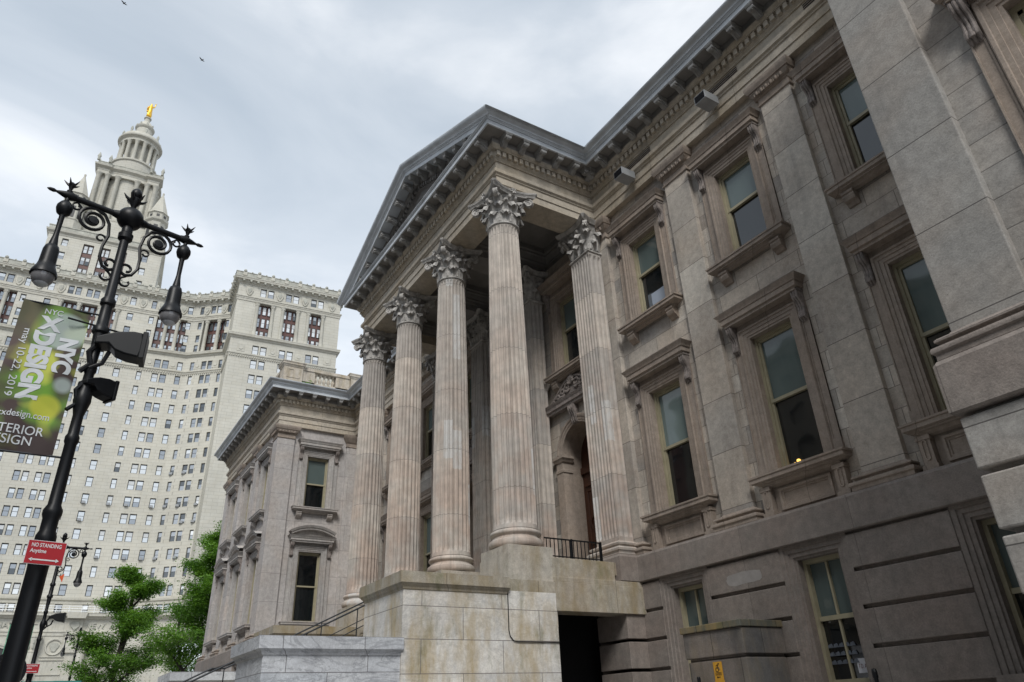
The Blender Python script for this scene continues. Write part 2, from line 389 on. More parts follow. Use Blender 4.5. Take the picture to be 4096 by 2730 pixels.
# modillions
def modillion_mesh():
    b = MB()
    b.box(-.13, .13, 0, .40, -.035, 0.0); b.box(-.115, .115, 0, .385, -.065, -.035)
    pr = [(0, -.065), (.36, -.065), (.365, -.12), (.35, -.16), (.31, -.175), (.27, -.165), (.24, -.15), (.2, -.155), (.15, -.185), (.1, -.235), (.06, -.265), (0, -.275)]
    b.prism(pr, -.095, .095, fr=lambda a, z, c: (c, a, z))
    # leaf on the underside
    lf = [(0.02, -.285), (.07, -.275), (.12, -.235), (.17, -.195), (.22, -.172), (.28, -.185), (.33, -.2), (.37, -.175)]
    for sx in (-.045, 0, .045):
        b.tube([(sx*(1-a*.8), a, z) for a, z in lf], [.022, .028, .03, .028, .026, .03, .026, .012], 6)
    return b.mesh('modillion', M['modil'], True)
mm = modillion_mesh()
def mods(p, q, n, off=.26, ends=(0.35, 0.35)):
    p = Vector(p); q = Vector(q); d = (q-p); l = d.length; d /= l; nn = Vector((d.y, -d.x))
    for i in range(n):
        a = ends[0]+(l-ends[0]-ends[1])*i/(n-1)
        c = p+d*a+nn*off
        link('modillion', mm, cornice, (c.x, c.y, 16.943), math.atan2(nn.y, nn.x)-PI/2)
mods(EP[7], EP[8], 15, ends=(.45, .45))
mods(EP[6], EP[7], 6, ends=(.1, .35))
mods(EP[5], EP[6], 16, ends=(.1, .1))
mods(EP[3], EP[4], 14, ends=(.45, .45))
mods(EP[2], EP[3], 6, ends=(.1, .35))
mods(EP[1], EP[2], 16, ends=(.1, .1))

# --- pediment
zr0 = 17.10; slope = (19.62-17.10)/(XC-18.35); xe = 18.35
def rake_path(dz, x_in=0.0):
    return [(mx(xe)+x_in, zr0+dz-slope*x_in), (XC, zr0+dz+slope*(XC-xe)), (xe-x_in, zr0+dz-slope*x_in)]
# travelling -x, right-hand normal of (-1,0) in (a,b) = (0,1): up
yb = 4.88
ped = MB()
b = MB()
b.sweep(rake_path(0, .02), [(-.16, yb+.26), (-.155, yb+.66), (-.155, yb+.67), (0, yb+.672), (.005, yb+.70), (.03, yb+.705), (.05, yb+.735), (.07, yb+.736)], fr=XZ)
b.sweep(rake_path(0, .2), [(.07, yb+.70), (.073, yb+.755), (.10, yb+.765), (.135, yb+.80), (.17, yb+.85), (.21, yb+.885), (.26, yb+.905), (.29, yb+.90), (.30, yb+.86), (.30, yb-3)], fr=XZ)
rk = b.build('raking_cornice', M['metal'], CH, smooth=True)
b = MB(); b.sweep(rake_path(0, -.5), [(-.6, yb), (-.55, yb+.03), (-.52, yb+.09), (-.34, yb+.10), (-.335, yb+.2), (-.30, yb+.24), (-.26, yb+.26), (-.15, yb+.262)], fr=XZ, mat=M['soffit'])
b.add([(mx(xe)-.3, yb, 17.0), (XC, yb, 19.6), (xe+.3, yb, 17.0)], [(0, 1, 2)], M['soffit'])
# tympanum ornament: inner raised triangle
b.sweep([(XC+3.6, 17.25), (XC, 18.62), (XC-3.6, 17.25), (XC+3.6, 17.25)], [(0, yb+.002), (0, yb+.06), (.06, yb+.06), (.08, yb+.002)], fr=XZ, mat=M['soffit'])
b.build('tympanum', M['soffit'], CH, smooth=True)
b = MB()
sl = math.atan(slope)
for sg in (-1, 1):
    n = 26
    for i in range(1, n):
        t_ = i/n*(XC-xe-.9)
        x = XC+sg*t_; z = zr0+slope*(XC-xe-t_)-.43/math.cos(sl)
        if z < 17.2: continue
        b.obox((x, yb+.14, z), (math.cos(sl), 0, -sg*math.sin(sl)), (0, 1, 0), (sg*math.sin(sl), 0, math.cos(sl)), .06, .05, .08)
b.build('raking_dentils', M['soffit'], CH)
for sg in (-1, 1):
    for i in range(8):
        t_ = .32+i*.70
        z = zr0+slope*(XC-xe-t_)-.155/math.cos(sl)
        if z-.3 < 17.15 and i > 6: continue
        o = link('modillion', mm, cornice, (XC+sg*t_, yb+.26, z)); o.rotation_euler = (0, sg*sl, 0)
# portico roof and main roofs
b = MB()
zt = zr0+slope*(XC-xe)+.31
b.prism([(mx(xe)+.2, 17.39), (XC, zt-.02), (xe-.2, 17.39)], -8.0, yb-.05, fr=XZ)
b.box(8.0, 40.6, -14, 1.9, 17.1, 17.36); b.box(39.5, 52.3, -14, PAV+.5, 17.1, 17.36); b.box(-3.8, 9.0, -14, PAV+.5, 17.1, 17.36)
b.build('roof', M['metal'], CH)
# solid mass behind the walls
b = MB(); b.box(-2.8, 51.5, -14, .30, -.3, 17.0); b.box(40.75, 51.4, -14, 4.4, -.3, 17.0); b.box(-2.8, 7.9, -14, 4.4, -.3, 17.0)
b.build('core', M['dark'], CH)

# --- walls
WU = (11.17, 13.83); WL = (5.86, 9.05); HW = .56
bays_near = [10.43, 13.87, 17.31]
bays_far = [mx(x) for x in bays_near]
bays_mid = [21.05, 24.32, 27.59]
holes = []
for x in bays_near+bays_far:
    holes.append((x-.66, x+.66, WU[0]-.04, WU[1]+.1)); holes.append((x-.66, x+.66, WL[0]-.04, WL[1]+.1))
for x in bays_mid:
    holes.append((x-.66, x+.66, WU[0]-.04, WU[1]+.1)); holes.append((x-.85, x+.85, 4.8, 9.45))
YW = 1.07      # wall face
b = MB(); b.holewall(8.0, 40.6, 4.8, 15.35, holes, XZ, .5, c=YW)
b.build('main_wall', M['wall'], CH)
# pavilion fronts and sides
pf = [42.37, 45.94, 49.51]
b = MB(); hs = []
for x in pf: hs += [(x-.66, x+.66, WU[0]-.04, WU[1]+.1), (x-.66, x+.66, WL[0]-.04, WL[1]+.1)]
b.holewall(40.3, 51.6, 4.3, 15.35, hs, XZ, .5, c=PAV-.14)
YS = 3.05
def SD(a, z, c): return (40.26-c, a, z)
b.holewall(.8, PAV-.1, 4.3, 15.35, [(YS-.66, YS+.66, WU[0]-.04, WU[1]+.1), (YS-.66, YS+.66, WL[0]-.04, WL[1]+.1)], SD, .42, c=0)
b.build('far_wing_wall', M['far'], CH)
b = MB(); hs = []
for x in (mx(v) for v in pf): hs += [(x-.66, x+.66, WU[0]-.04, WU[1]+.1), (x-.66, x+.66, WL[0]-.04, WL[1]+.1)]
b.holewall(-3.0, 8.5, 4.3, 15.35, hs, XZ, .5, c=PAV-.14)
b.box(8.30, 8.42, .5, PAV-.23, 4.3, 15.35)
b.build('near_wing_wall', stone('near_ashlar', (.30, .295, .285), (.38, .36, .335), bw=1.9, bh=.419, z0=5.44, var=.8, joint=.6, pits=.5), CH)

# --- pilasters (shaft, base, capital)
def pil_base(b, path, z=5.0, mat=None, cap=True):
    b.sweep(path, [(0, z-.02), (.17, z), (.17, z+.07), (.20, z+.09), (.205, z+.12), (.19, z+.155), (.12, z+.165), (.10, z+.19), (.11, z+.21), (.15, z+.225), (.15, z+.25), (.12, z+.275), (.05, z+.285), (.0, z+.34)], mat=mat)
def pil_cap(b, path, mat=None, z=14.6):
    b.sweep(path, [(0, z-.03), (.035, z-.01), (.04, z+.02), (.01, z+.035), (.01, z+.20), (.03, z+.21), (.05, z+.24), (.03, z+.25), (.06, z+.26), (.10, z+.30), (.125, z+.36), (.14, z+.38), (.14, z+.41), (.17, z+.42), (.20, z+.50), (.215, z+.54), (.215, z+.62), (-.05, z+.64)], mat=mat)
def eggs(b, p, q, z=14.925, n=6, off=.10):
    p = Vector(p); q = Vector(q); d = (q-p); l = d.length; d /= l; nn = Vector((d.y, -d.x))
    for i in range(n):
        c = p+d*(l*(i+.5)/n)+nn*off
        b.lathe([(.001, z-.065), (.03, z-.055), (.045, z-.01), (.048, z+.02), (.035, z+.05), (.001, z+.06)], c.x, c.y, 8, caps=False)
        c2 = p+d*(l*i/n)+nn*(off-.005)
        b.obox((c2.x, c2.y, z), (d.x, d.y, 0), (nn.x, nn.y, 0), (0, 0, 1), .012, .03, .06)
def make_pil(name, wd, pr, matname, egg=6):
    h = wd/2; path = [(h, -.3), (h, pr), (-h, pr), (-h, -.3)]
    b = MB(); b.box(-h, h, -.3, pr, 4.95, 15.28)
    p_ = b.build('pilaster', M[matname], CH, bevel=.012)
    c = MB(); pil_base(c, path); c.build('base', M['trim'], p_, smooth=True)
    c = MB(); pil_cap(c, path); eggs(c, (h, pr), (-h, pr), n=egg); eggs(c, (h, 0.0), (h, pr), n=1); eggs(c, (-h, pr), (-h, .0), n=1); c.build('capital', M['trim'], p_, smooth=True)
    return p_
p0 = make_pil('pilaster', .87, .13, 'pil'); p0.location = (15.59, YW, 0)
for x in (12.15, mx(12.15), mx(15.59)): copyt(p0, CH, (x, YW, 0))
# wide plain pilaster behind the responds
for sg in (0, 1):
    x0, x1 = 18.68, 20.2
    if sg: x0, x1 = mx(x1), mx(x0)
    b = MB(); b.box(x0, x1, .6, 1.2, 4.95, 15.28); o = b.build('pilaster', M['pil'], CH, bevel=.012)
    c = MB(); pil_base(c, [(x1, .6), (x1, 1.2), (x0, 1.2), (x0, .6)]); c.build('base', M['trim'], o, smooth=True)
    c = MB(); pil_cap(c, [(x1, .9), (x1, 1.2), (x0, 1.2), (x0, .9)]); eggs(c, (x0+.3, 1.2), (x0, 1.2), n=2); c.build('capital', M['trim'], o, smooth=True)
# near wing corner pilaster + far wing pilasters
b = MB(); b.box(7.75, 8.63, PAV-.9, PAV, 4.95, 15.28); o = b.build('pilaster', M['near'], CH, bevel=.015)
c = MB(); pil_base(c, [(8.63, 1.0), (8.63, PAV), (7.75, PAV), (7.75, PAV-.3)]); c.build('base', M['base'], o, smooth=True)
pF = make_pil('pilaster', .87, .14, 'far'); pF.location = (44.155, PAV-.14, 0)
copyt(pF, CH, (47.73, PAV-.14, 0)); copyt(pF, CH, (51.3, PAV-.14, 0))
for x in (0.9, 4.48): copyt(pF, CH, (x, PAV-.14, 0))
b = MB(); b.box(40.15, 41.02, PAV-.87, PAV, 4.95, 15.28); o = b.build('pilaster', M['far'], CH, bevel=.012)
c = MB(); pp = [(41.02, PAV-.2), (41.02, PAV), (40.15, PAV), (40.15, PAV-.87), (40.3, PAV-.87)]; pil_base(c, pp); c.build('base', M['trim'], o, smooth=True)
c = MB(); pil_cap(c, pp); eggs(c, (41.02, PAV), (40.15, PAV), n=6); eggs(c, (40.15, PAV), (40.15, PAV-.87), n=6); c.build('capital', M['trim'], o, smooth=True)
b = MB(); b.box(40.15, 40.5, .8, 1.62, 4.95, 15.28); o = b.build('pilaster', M['far'], CH, bevel=.012)
c = MB(); pp = [(40.3, 1.62), (40.15, 1.62), (40.15, .9)]
c.sweep([(40.4, 1.62), (40.15, 1.62), (40.15, .9)], [(0, 14.57), (.04, 14.6), (.01, 14.63), (.01, 14.8), (.05, 14.84), (.06, 14.86), (.12, 14.96), (.14, 15.01), (.2, 15.1), (.215, 15.22), (-.05, 15.24)]); c.build('capital', M['trim'], o, smooth=True)

# --- band (water table) and rusticated ground floor
b = MB()
GP = [(51.73, -6), (51.73, PAV), (40.15, PAV), (40.15, 1.2), (29.7, 1.2), (29.7, 1.75), (18.95, 1.75), (18.95, 1.2), (8.63, 1.2), (8.63, PAV), (-3.1, PAV), (-3.1, -6)]
b.sweep(GP, [(-.6, 4.35), (.20, 4.35), (.22, 4.37), (.22, 4.93), (.18, 4.99), (.15, 5.0), (-.6, 5.01)])
b.build('band_course', M['base'], CH, bevel=.0)
rz = [-.1, .56, 1.17, 1.80, 2.43, 3.06, 3.69, 4.30]
def rust(b, x0, x1, yf, holes, fr=XZ, g=.07, dep=.09, back=.3):
    """courses of blocks between openings, grooves at every bed joint"""
    for i in range(len(rz)-1):
        z0, z1 = rz[i]+g/2, rz[i+1]-g/2
        if i == len(rz)-2: z1 = rz[-1]
        segs = [(x0, x1)]
        for h in holes:
            if h[2] < z1-.05 and h[3] > z0+.05:
                ns = []
                for s0, s1 in segs:
                    if h[1] <= s0 or h[0] >= s1: ns.append((s0, s1)); continue
                    if h[0] > s0: ns.append((s0, h[0]))
                    if h[1] < s1: ns.append((h[1], s1))
                segs = ns
        for s0, s1 in segs:
            if s1-s0 > .05: b.prism([(s0, z0), (s1, z0), (s1, z1), (s0, z1)], yf-back, yf, fr=fr)
gx = [10.46, 13.9, 17.37]
gh = [(x-.76, x+.76, 1.85, 4.36) for x in gx]+[(mx(x)-.76, mx(x)+.76, 1.85, 4.36) for x in gx]
b = MB(); rust(b, mx(18.78), mx(8.8), 1.35, gh[3:]); b.build('ground_wall', M['base'], CH, bevel=.012)
b = MB(); rust(b, 8.8, 18.78, 1.35, gh[:3])
rust(b, 18.78, 19.9, 1.9, [], back=1.0)
b.build('ground_wall', M['base'], CH, bevel=.012)
b = MB(); b.holewall(8.4, 40.2, -.3, 4.36, [(h[0]+.1, h[1]-.1, h[2]+.04, 4.3) for h in gh], XZ, .5, c=1.26); b.build('ground_backing', M['base'], CH)
hf = [(x-.7, x+.7, 1.9, 4.2) for x in pf]
b = MB(); rust(b, 40.0, 51.88, PAV+.15, hf); rust(b, 1.2, PAV-.2, -40.0, [], fr=lambda a, z, c: (-c, a, z)); b.build('far_ground_wall', M['far'], CH, bevel=.012)
b = MB(); b.holewall(40.1, 51.8, -.3, 4.36, [(h[0]+.05, h[1]-.05, h[2]+.04, 4.15) for h in hf], XZ, .4, c=PAV+.06); b.box(40.09, 40.3, 1.0, PAV+.05, -.3, 4.36); b.build('far_ground_backing', M['far'], CH)
hn = [(mx(x)-.76, mx(x)+.76, 1.85, 4.36) for x in pf]
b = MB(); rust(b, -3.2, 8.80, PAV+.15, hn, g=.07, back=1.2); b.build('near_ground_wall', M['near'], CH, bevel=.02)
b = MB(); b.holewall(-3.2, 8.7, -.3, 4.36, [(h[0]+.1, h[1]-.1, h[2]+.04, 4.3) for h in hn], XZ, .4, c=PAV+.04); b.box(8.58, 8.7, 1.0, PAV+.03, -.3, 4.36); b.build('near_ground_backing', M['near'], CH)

b = MB(); rp = random.Random(2)
b.prism([(15.63+.46*math.copysign(abs(math.cos(t))**.45, math.cos(t))+rp.uniform(-.015, .015), 3.95+.12*math.copysign(abs(math.sin(t))**.45, math.sin(t))+rp.uniform(-.012, .012)) for t in [i*PI/14 for i in range(28)]], 1.34, 1.352, fr=XZ)
b.build('cement_patch', plain('cement_patch', (.29, .275, .265), .9, 0, .2, 5), CH)
# --- windows
def arch_path(h, z0, z1): return [(-h, z0), (-h, z1), (h, z1), (h, z0)]      # travelling up,right,down : right-hand = inward, so use negative offsets
def window_parts(zo, hood, sill, kind, stonemat, blindfrac=None, mid=None, glassmats=('blind', 'gdark')):
    """local coordinates: X along wall, Y outward (0 = wall face), Z absolute. returns builder list"""
    z0, z1 = zo; parts = []
    b = MB()
    b.sweep(arch_path(HW, z0, z1), [(.0, -.30), (.0, .02), (-.05, .025), (-.055, .05), (-.13, .055), (-.135, .08), (-.20, .085), (-.21, .12), (-.25, .13), (-.27, .10), (-.27, -.02)], fr=XZ)
    for sx in (-1, 1):      # side strips with sunk panels
        a0, a1 = sorted((sx*.84, sx*1.02))
        b.box(a0, a1, -.02, .05, z0+.02, z1+.2); b.box(a0-.005, a1+.005, -.02, .09, z0, z0+.28)
        for q in (a0+.012, a1-.012): b.box(q-.012, q+.012, 0, .075, z0+.28, z1-.15)
    b.box(-.84, .84, -.02, .05, z1+.27, hood[0]+.02)
    parts.append(('frame_moulding', b, stonemat, 1))
    b = MB()      # hood
    hz0, hz1 = hood; H = hz1-hz0; w_ = .70
    hp = [(w_, -.05), (w_, .06), (-w_, .06), (-w_, -.05)]
    b.sweep(hp, [(.0, hz0-.06), (.30, hz0-.05), (.30, hz0), (.33, hz0+.02), (.36, hz0+.03), (.36, hz0+H*.5), (.39, hz0+H*.55), (.41, hz0+H*.75), (.45, hz0+H*.9), (.47, hz0+H), (.0, hz0+H+.03)])
    b.box(-.75, .75, -.05, .36, hz0+.03, hz1)
    if kind == 'ped':      # segmental pediment
        R = 2.25; zc = hz1+.52-R-.03; a1_ = math.asin(1.12/R)
        arc = [(R*math.sin(a1_*(1-2*i/14)), zc+R*math.cos(a1_*(1-2*i/14))) for i in range(15)]
        b.sweep(arc, [(-.17, .05), (-.16, .40), (-.08, .41), (-.07, .46), (0, .50), (.03, .52), (.05, .02)], fr=XZ)
        b.prism([(x, z-.14) for x, z in arc], .02, .12, fr=XZ)
    parts.append(('hood', b, stonemat, 1))
    for sx in (-1, 1):      # carved console
        b = MB(); ct = hz0-.03; ch = .72
        pr = [(0, ct), (.30, ct), (.31, ct-.08), (.29, ct-.16), (.24, ct-.22), (.17, ct-.28), (.13, ct-.38), (.13, ct-.48), (.16, ct-.54), (.15, ct-.62), (.10, ct-.67), (.05, ct-ch), (0, ct-ch)]
        b.prism(pr, sx*.93-.085, sx*.93+.085, fr=lambda a, z, c: (c, a, z))
        for q in (-.055, 0, .055):
            b.tube([(sx*.93+q, a+.008, z) for a, z in pr[1:12]], [.02, .026, .03, .024, .02, .02, .024, .03, .03, .02, .012], 6)
        b.lathe([(.001, ct-.66), (.035, ct-.64), (.04, ct-.6), (.03, ct-.56), (.001, ct-.55)], sx*.93, .17, 8, caps=False)
        b.box(sx*.93-.1, sx*.93+.1, -.02, .33, ct-.02, ct+.03)
        parts.append(('console', b, M['carve'], 1))
    b = MB()      # sill
    s0, s1 = sill; hp = [(.80, -.05), (.80, .10), (-.80, .10), (-.80, -.05)]
    b.sweep(hp, [(.0, s0-.03), (.12, s0), (.15, s0+.05), (.22, s0+.07), (.28, s0+.10), (.33, s0+.11), (.33, s1-.05), (.36, s1-.04), (.36, s1), (.0, s1+.02)])
    b.box(-.85, .85, -.4, .36, s0+.06, s1+.015)
    parts.append(('sill', b, stonemat, 1))
    if kind != 'low' and kind != 'ped':
        for sx in (-1, 1):
            b = MB(); z = s0
            pr = [(0, z), (.30, z), (.30, z-.05), (.26, z-.07), (.27, z-.12), (.22, z-.2), (.12, z-.24), (.06, z-.30), (0, z-.31)]
            b.prism(pr, sx*.78-.13, sx*.78+.13, fr=lambda a, q, c: (c, a, q)); parts.append(('bracket', b, stonemat, 0))
    else:
        b = MB()
        for sx in (-1, 1):
            b.box(sx*.88-.11, sx*.88+.11, -.02, .24, 5.0, s0)
            b.box(sx*.88-.14, sx*.88+.14, -.02, .28, 4.98, 5.10); b.box(sx*.88-.13, sx*.88+.13, -.02, .27, s0-.08, s0)
            c_ = [(sx*.88+.05*math.cos(t), 5.36+(.13 if math.sin(t) > 0 else -.13)+.05*math.sin(t)) for t in [i*PI/8 for i in range(16)]]
            b.sweep(c_, [(-.0, .24), (-.0, .265), (-.02, .265), (-.022, .24)], closed=True, fr=XZ)
        b.box(-.76, .76, -.02, .05, 5.0, s0)
        if kind == 'low':
            b.sweep([(-.62, 5.10), (-.62, s0-.08), (.62, s0-.08), (.62, 5.10)], [(0, .05), (0, .12), (.05, .12), (.06, .08), (.09, .08), (.10, .05)], closed=True, fr=XZ)
        else:
            for i in range(6):
                q = -.55+i*.22; b.lathe([(.03, 5.05), (.05, 5.12), (.075, 5.25), (.04, 5.38), (.03, 5.45), (.05, 5.55), (.05, s0)], q, .10, 8)
            b.box(-.7, .7, .02, .2, 4.99, 5.06)
        parts.append(('apron', b, stonemat, 0))
    # sash
    b = MB(); y0, y1 = -.36, -.25; mid = mid or (z0*.45+z1*.55)
    for sx in (-1, 1):
        b.box(sx*HW, sx*(HW-.06), y0, y1+.06, z0, z1); b.box(sx*(HW-.06), sx*(HW-.115), y0, y1, z0, z1)
    b.box(-HW, HW, y0, y1+.06, z1-.07, z1+.005); b.box(-HW, HW, y0, y1, z1-.13, z1-.07); b.box(-HW, HW, y0, y1+.02, mid-.035, mid+.035); b.box(-HW, HW, y0, y1, z0, z0+.09)
    parts.append(('sash', b, M['sash'], 0))
    gh_ = HW-.1
    b = MB(); b.box(-gh_, gh_, y0+.03, y0+.05, mid, z1-.1); parts.append(('upper_pane', b, M[glassmats[0]], 0))
    b = MB(); b.box(-gh_, gh_, y0+.0, y0+.02, z0+.05, mid); parts.append(('lower_pane', b, M[glassmats[1]], 0))
    return parts
def make_window(parts, name='window', label=None):
    n0, b0, m0, s0 = parts[0]
    o = b0.build(name, m0, CH, smooth=bool(s0))
    for n_, b_, m_, s_ in parts[1:]: b_.build(n_, m_, o, smooth=bool(s_))
    return o
wu = make_window(window_parts(WU, (14.30, 14.60), (10.93, 11.17), 'up', M['trim'], mid=12.70)); wu.location = (bays_near[2], YW, 0); wu.scale.y = .7
wl = make_window(window_parts(WL, (9.50, 9.79), (5.62, 5.86), 'low', M['trim'], mid=7.48)); wl.location = (bays_near[2], YW, 0); wl.scale.y = .7
rb = random.Random(9)
def blind(o, z0, z1):
    b = MB(); b.box(-.44, .44, -.352, -.342, z0, z1); b.build('blind', M['blind'], o)
for x in bays_near[:2]+bays_far:
    blind(copyt(wu, CH, (x, YW, 0)), 12.70-rb.choice((.1, .35, .95)), 12.69)
    blind(copyt(wl, CH, (x, YW, 0)), 7.48-rb.choice((.02, .25, .6)), 7.47)
for x in bays_mid: copyt(wu, CH, (x, YW, 0))
for x in [mx(v) for v in pf]: copyt(wu, CH, (x, PAV-.14, 0)); copyt(wl, CH, (x, PAV-.14, 0))
M['trimfar'] = stone('far_moulding_stone', (.39, .375, .365), (.45, .43, .41), bw=2.3, bh=30, z0=0, var=.6, joint=.4, streak=.4)
fu = make_window(window_parts(WU, (14.30, 14.60), (10.93, 11.17), 'up', M['trimfar'], mid=12.45)); fu.location = (pf[0], PAV-.14, 0); fu.scale.y = .75
fl = make_window(window_parts(WL, (9.50, 9.75), (5.62, 5.86), 'ped', M['trimfar'], mid=7.48, glassmats=('gdark', 'gdark'))); fl.location = (pf[0], PAV-.14, 0); fl.scale.y = .75
for x in pf[1:]: copyt(fu, CH, (x, PAV-.14, 0)); copyt(fl, CH, (x, PAV-.14, 0))
copyt(fu, CH, (40.26, YS, 0), PI/2); copyt(fl, CH, (40.26, YS, 0), PI/2)
# pale paper in the lower pane of the near upper window
b = MB(); b.box(-.40, .18, -.345, -.338, 11.3, 11.98); b.build('paper', M['gpale'], wu)
# ground windows
def ground_window(x, y, par=CH, w_=.76):
    b = MB(); z0, z1 = 1.85, 4.33
    b.sweep([(-w_+.3, z0), (-w_+.3, z1-.25), (w_-.3+.0, z1-.25), (w_-.3, z0)], [(0, -.45), (0, -.12), (-.04, -.115), (-.05, -.08), (-.12, -.075), (-.13, -.05), (-.2, -.045), (-.21, -.02), (-.30, -.02)], fr=XZ)
    o = b.build('ground_window', M['base'], par, (x, y, 0), smooth=True)
    b = MB(); h = w_-.3; y0 = -.42
    for sx in (-1, 1): b.box(sx*h, sx*(h-.07), y0, y0+.14, z0, z1-.25)
    b.box(-h, h, y0, y0+.14, z1-.33, z1-.24); b.box(-h, h, y0, y0+.1, 2.96, 3.04); b.box(-h, h, y0, y0+.1, z0, z0+.12); b.box(-.02, .02, y0, y0+.08, z0, z1-.25)
    b.build('sash', M['sash'], o)
    b = MB(); b.box(-h, h, y0+.01, y0+.03, 3.0, z1-.28); b.build('upper_pane', M['blind'], o)
    b = MB(); b.box(-h, h, y0+.01, y0+.03, z0, 3.0); b.build('lower_pane', M['gdark'], o)
    b = MB(); b.box(-w_-.05, w_+.05, -.45, .09, 1.72, 1.87); b.build('sill', M['base'], o)
    return o
gw0 = ground_window(gx[0], 1.35)
gw = [copyt(gw0, CH, (x, 1.35, 0)) for x in gx[1:]]
for x in gx: copyt(gw0, CH, (mx(x), 1.35, 0))
for x in pf: copyt(gw0, CH, (x, PAV+.15, 0)); copyt(gw0, CH, (mx(x), PAV+.15, 0))

# --- portico doors: arch with impost, pediment and wood door
def door(x):
    b = MB(); zs = 8.55; r = .78
    # spandrel infill inside rectangular hole
    n = 16; arcp = [(r*math.cos(PI*i/n), zs+r*math.sin(PI*i/n)) for i in range(n+1)]
    for i in range(n):
        (x0, z0), (x1, z1) = arcp[i], arcp[i+1]
        b.add([(x0, 0, z0), (x0, 0, 9.45), (x1, 0, 9.45), (x1, 0, z1)], [(0, 1, 2, 3)])
        b.add([(x0, 0, z0), (x1, 0, z1), (x1, -1.1, z1), (x0, -1.1, z0)], [(0, 1, 2, 3)])
    for sx in (-1, 1): b.add([(sx*.78, 0, zs-.05), (sx*.85, 0, zs-.05), (sx*.85, 0, 9.45), (sx*.78, 0, 9.45)], [(0, 1, 2, 3)])
    b.sweep(arcp, [(0, -.02), (0, .08), (.06, .085), (.07, .11), (.15, .115), (.16, .15), (.22, .16), (.25, .12), (.25, 0)], fr=lambda a, z, c: (a, c, z))
    o = b.build('doorway', M['trim'], CH, (x, YW, 0), smooth=True)
    b = MB()
    for sx in (-1, 1):
        a0, a1 = sorted((sx*.78, sx*1.10))
        b.box(a0, a1, -1.1, .12, 4.85, 8.12); b.box(*sorted((sx*.785, sx*.9)), -1.1, -.02, 8.1, 8.6)
        b.sweep([(a1, -.45), (a1, .12), (a0, .12), (a0, -.45)], [(0, 8.0), (.03, 8.02), (.03, 8.10), (.0, 8.12), (.0, 8.32), (.05, 8.34), (.09, 8.42), (.12, 8.44), (.12, 8.52), (0, 8.56)])
    b.build('impost', M['trim'], o, smooth=True)
    b = MB()      # keystone scroll
    b.prism([(0, 9.88), (.34, 9.88), (.36, 9.78), (.30, 9.66), (.22, 9.58), (.2, 9.42), (.14, 9.34), (0, 9.3)], -.13, .13, fr=lambda a, z, c: (c, a, z))
    for q in (-.09, 0, .09): b.tube([(q, .36, 9.85), (q, .385, 9.76), (q, .32, 9.66), (q, .24, 9.56), (q, .22, 9.42), (q, .14, 9.34)], .03, 6)
    b.build('keystone', M['carve'], o, smooth=True)
    b = MB()      # curved pediment with carved ornament
    b.sweep([(1.12, -.05), (1.12, .25), (-1.12, .25), (-1.12, -.05)], [(-.1, 9.88), (.04, 9.9), (.06, 9.98), (.12, 10.0), (.12, 10.1), (.18, 10.16), (.2, 10.2), (-.1, 10.23)])
    b.box(-1.12, 1.12, -.05, .25, 9.9, 10.2)
    b.prism([(-1.12, 10.2), (1.12, 10.2), (.8, 10.5), (.4, 10.72), (0, 10.8), (-.4, 10.72), (-.8, 10.5)], .0, .12, fr=XZ)
    for sx in (-1, 1):
        for k in range(4):
            cxk = sx*(.22+.25*k); cz = 10.58-.10*k; rr = .15-.018*k
            b.tube([(cxk+rr*(1-t/9)*math.cos(t*.9)*sx, .16, cz+rr*(1-t/9)*math.sin(t*.9)) for t in range(8)], .04, 6)
            b.tube([(cxk-sx*.1, .14, cz-.1), (cxk, .2, cz-.16), (cxk+sx*.14, .16, cz-.12)], .04, 6)
        b.tube([(0, .15, 10.86), (sx*.35, .17, 10.76), (sx*.75, .17, 10.52), (sx*1.1, .15, 10.28)], .035, 6)
    for k in range(7):
        a = PI*k/6; b.tube([(0, .17, 10.62), (.13*math.cos(a), .24, 10.66+.14*math.sin(a)), (.19*math.cos(a), .2, 10.68+.24*math.sin(a))], [.03, .05, .02], 6)
    b.build('door_pediment', M['carve'], o, smooth=True)
    b = MB(); b.box(-.84, .84, -1.13, -1.05, 4.8, 9.4)
    for sx in (-1, 1):
        c0 = sx*.38
        for za, zb in ((5.0, 5.8), (5.9, 7.5)):
            b.sweep([(c0-.27, za), (c0-.27, zb), (c0+.27, zb), (c0+.27, za)], [(0, -1.05), (0, -1.0), (.05, -1.0), (.07, -1.05)], closed=True, fr=XZ)
        b.sweep([(c0+.16*math.cos(2*PI*i/16), 6.5+.2*math.sin(2*PI*i/16)) for i in range(16)][::-1], [(-.03, -1.05), (-.02, -.99), (.03, -.99), (.04, -1.05)], closed=True, fr=XZ)
        b.prism([(c0-.3, 7.6), (c0+.3, 7.6), (c0, 7.85)], -1.05, -.97, fr=XZ)
    b.box(-.78, .78, -1.05, -.93, 8.0, 8.2); b.box(-.03, .03, -1.05, -.99, 4.8, 8.0)
    b.build('wooden_door', M['wood'], o)
    return o
d0 = door(bays_mid[0]); d0.scale.y = .62
for x in bays_mid[1:]: copyt(d0, CH, (x, YW, 0))

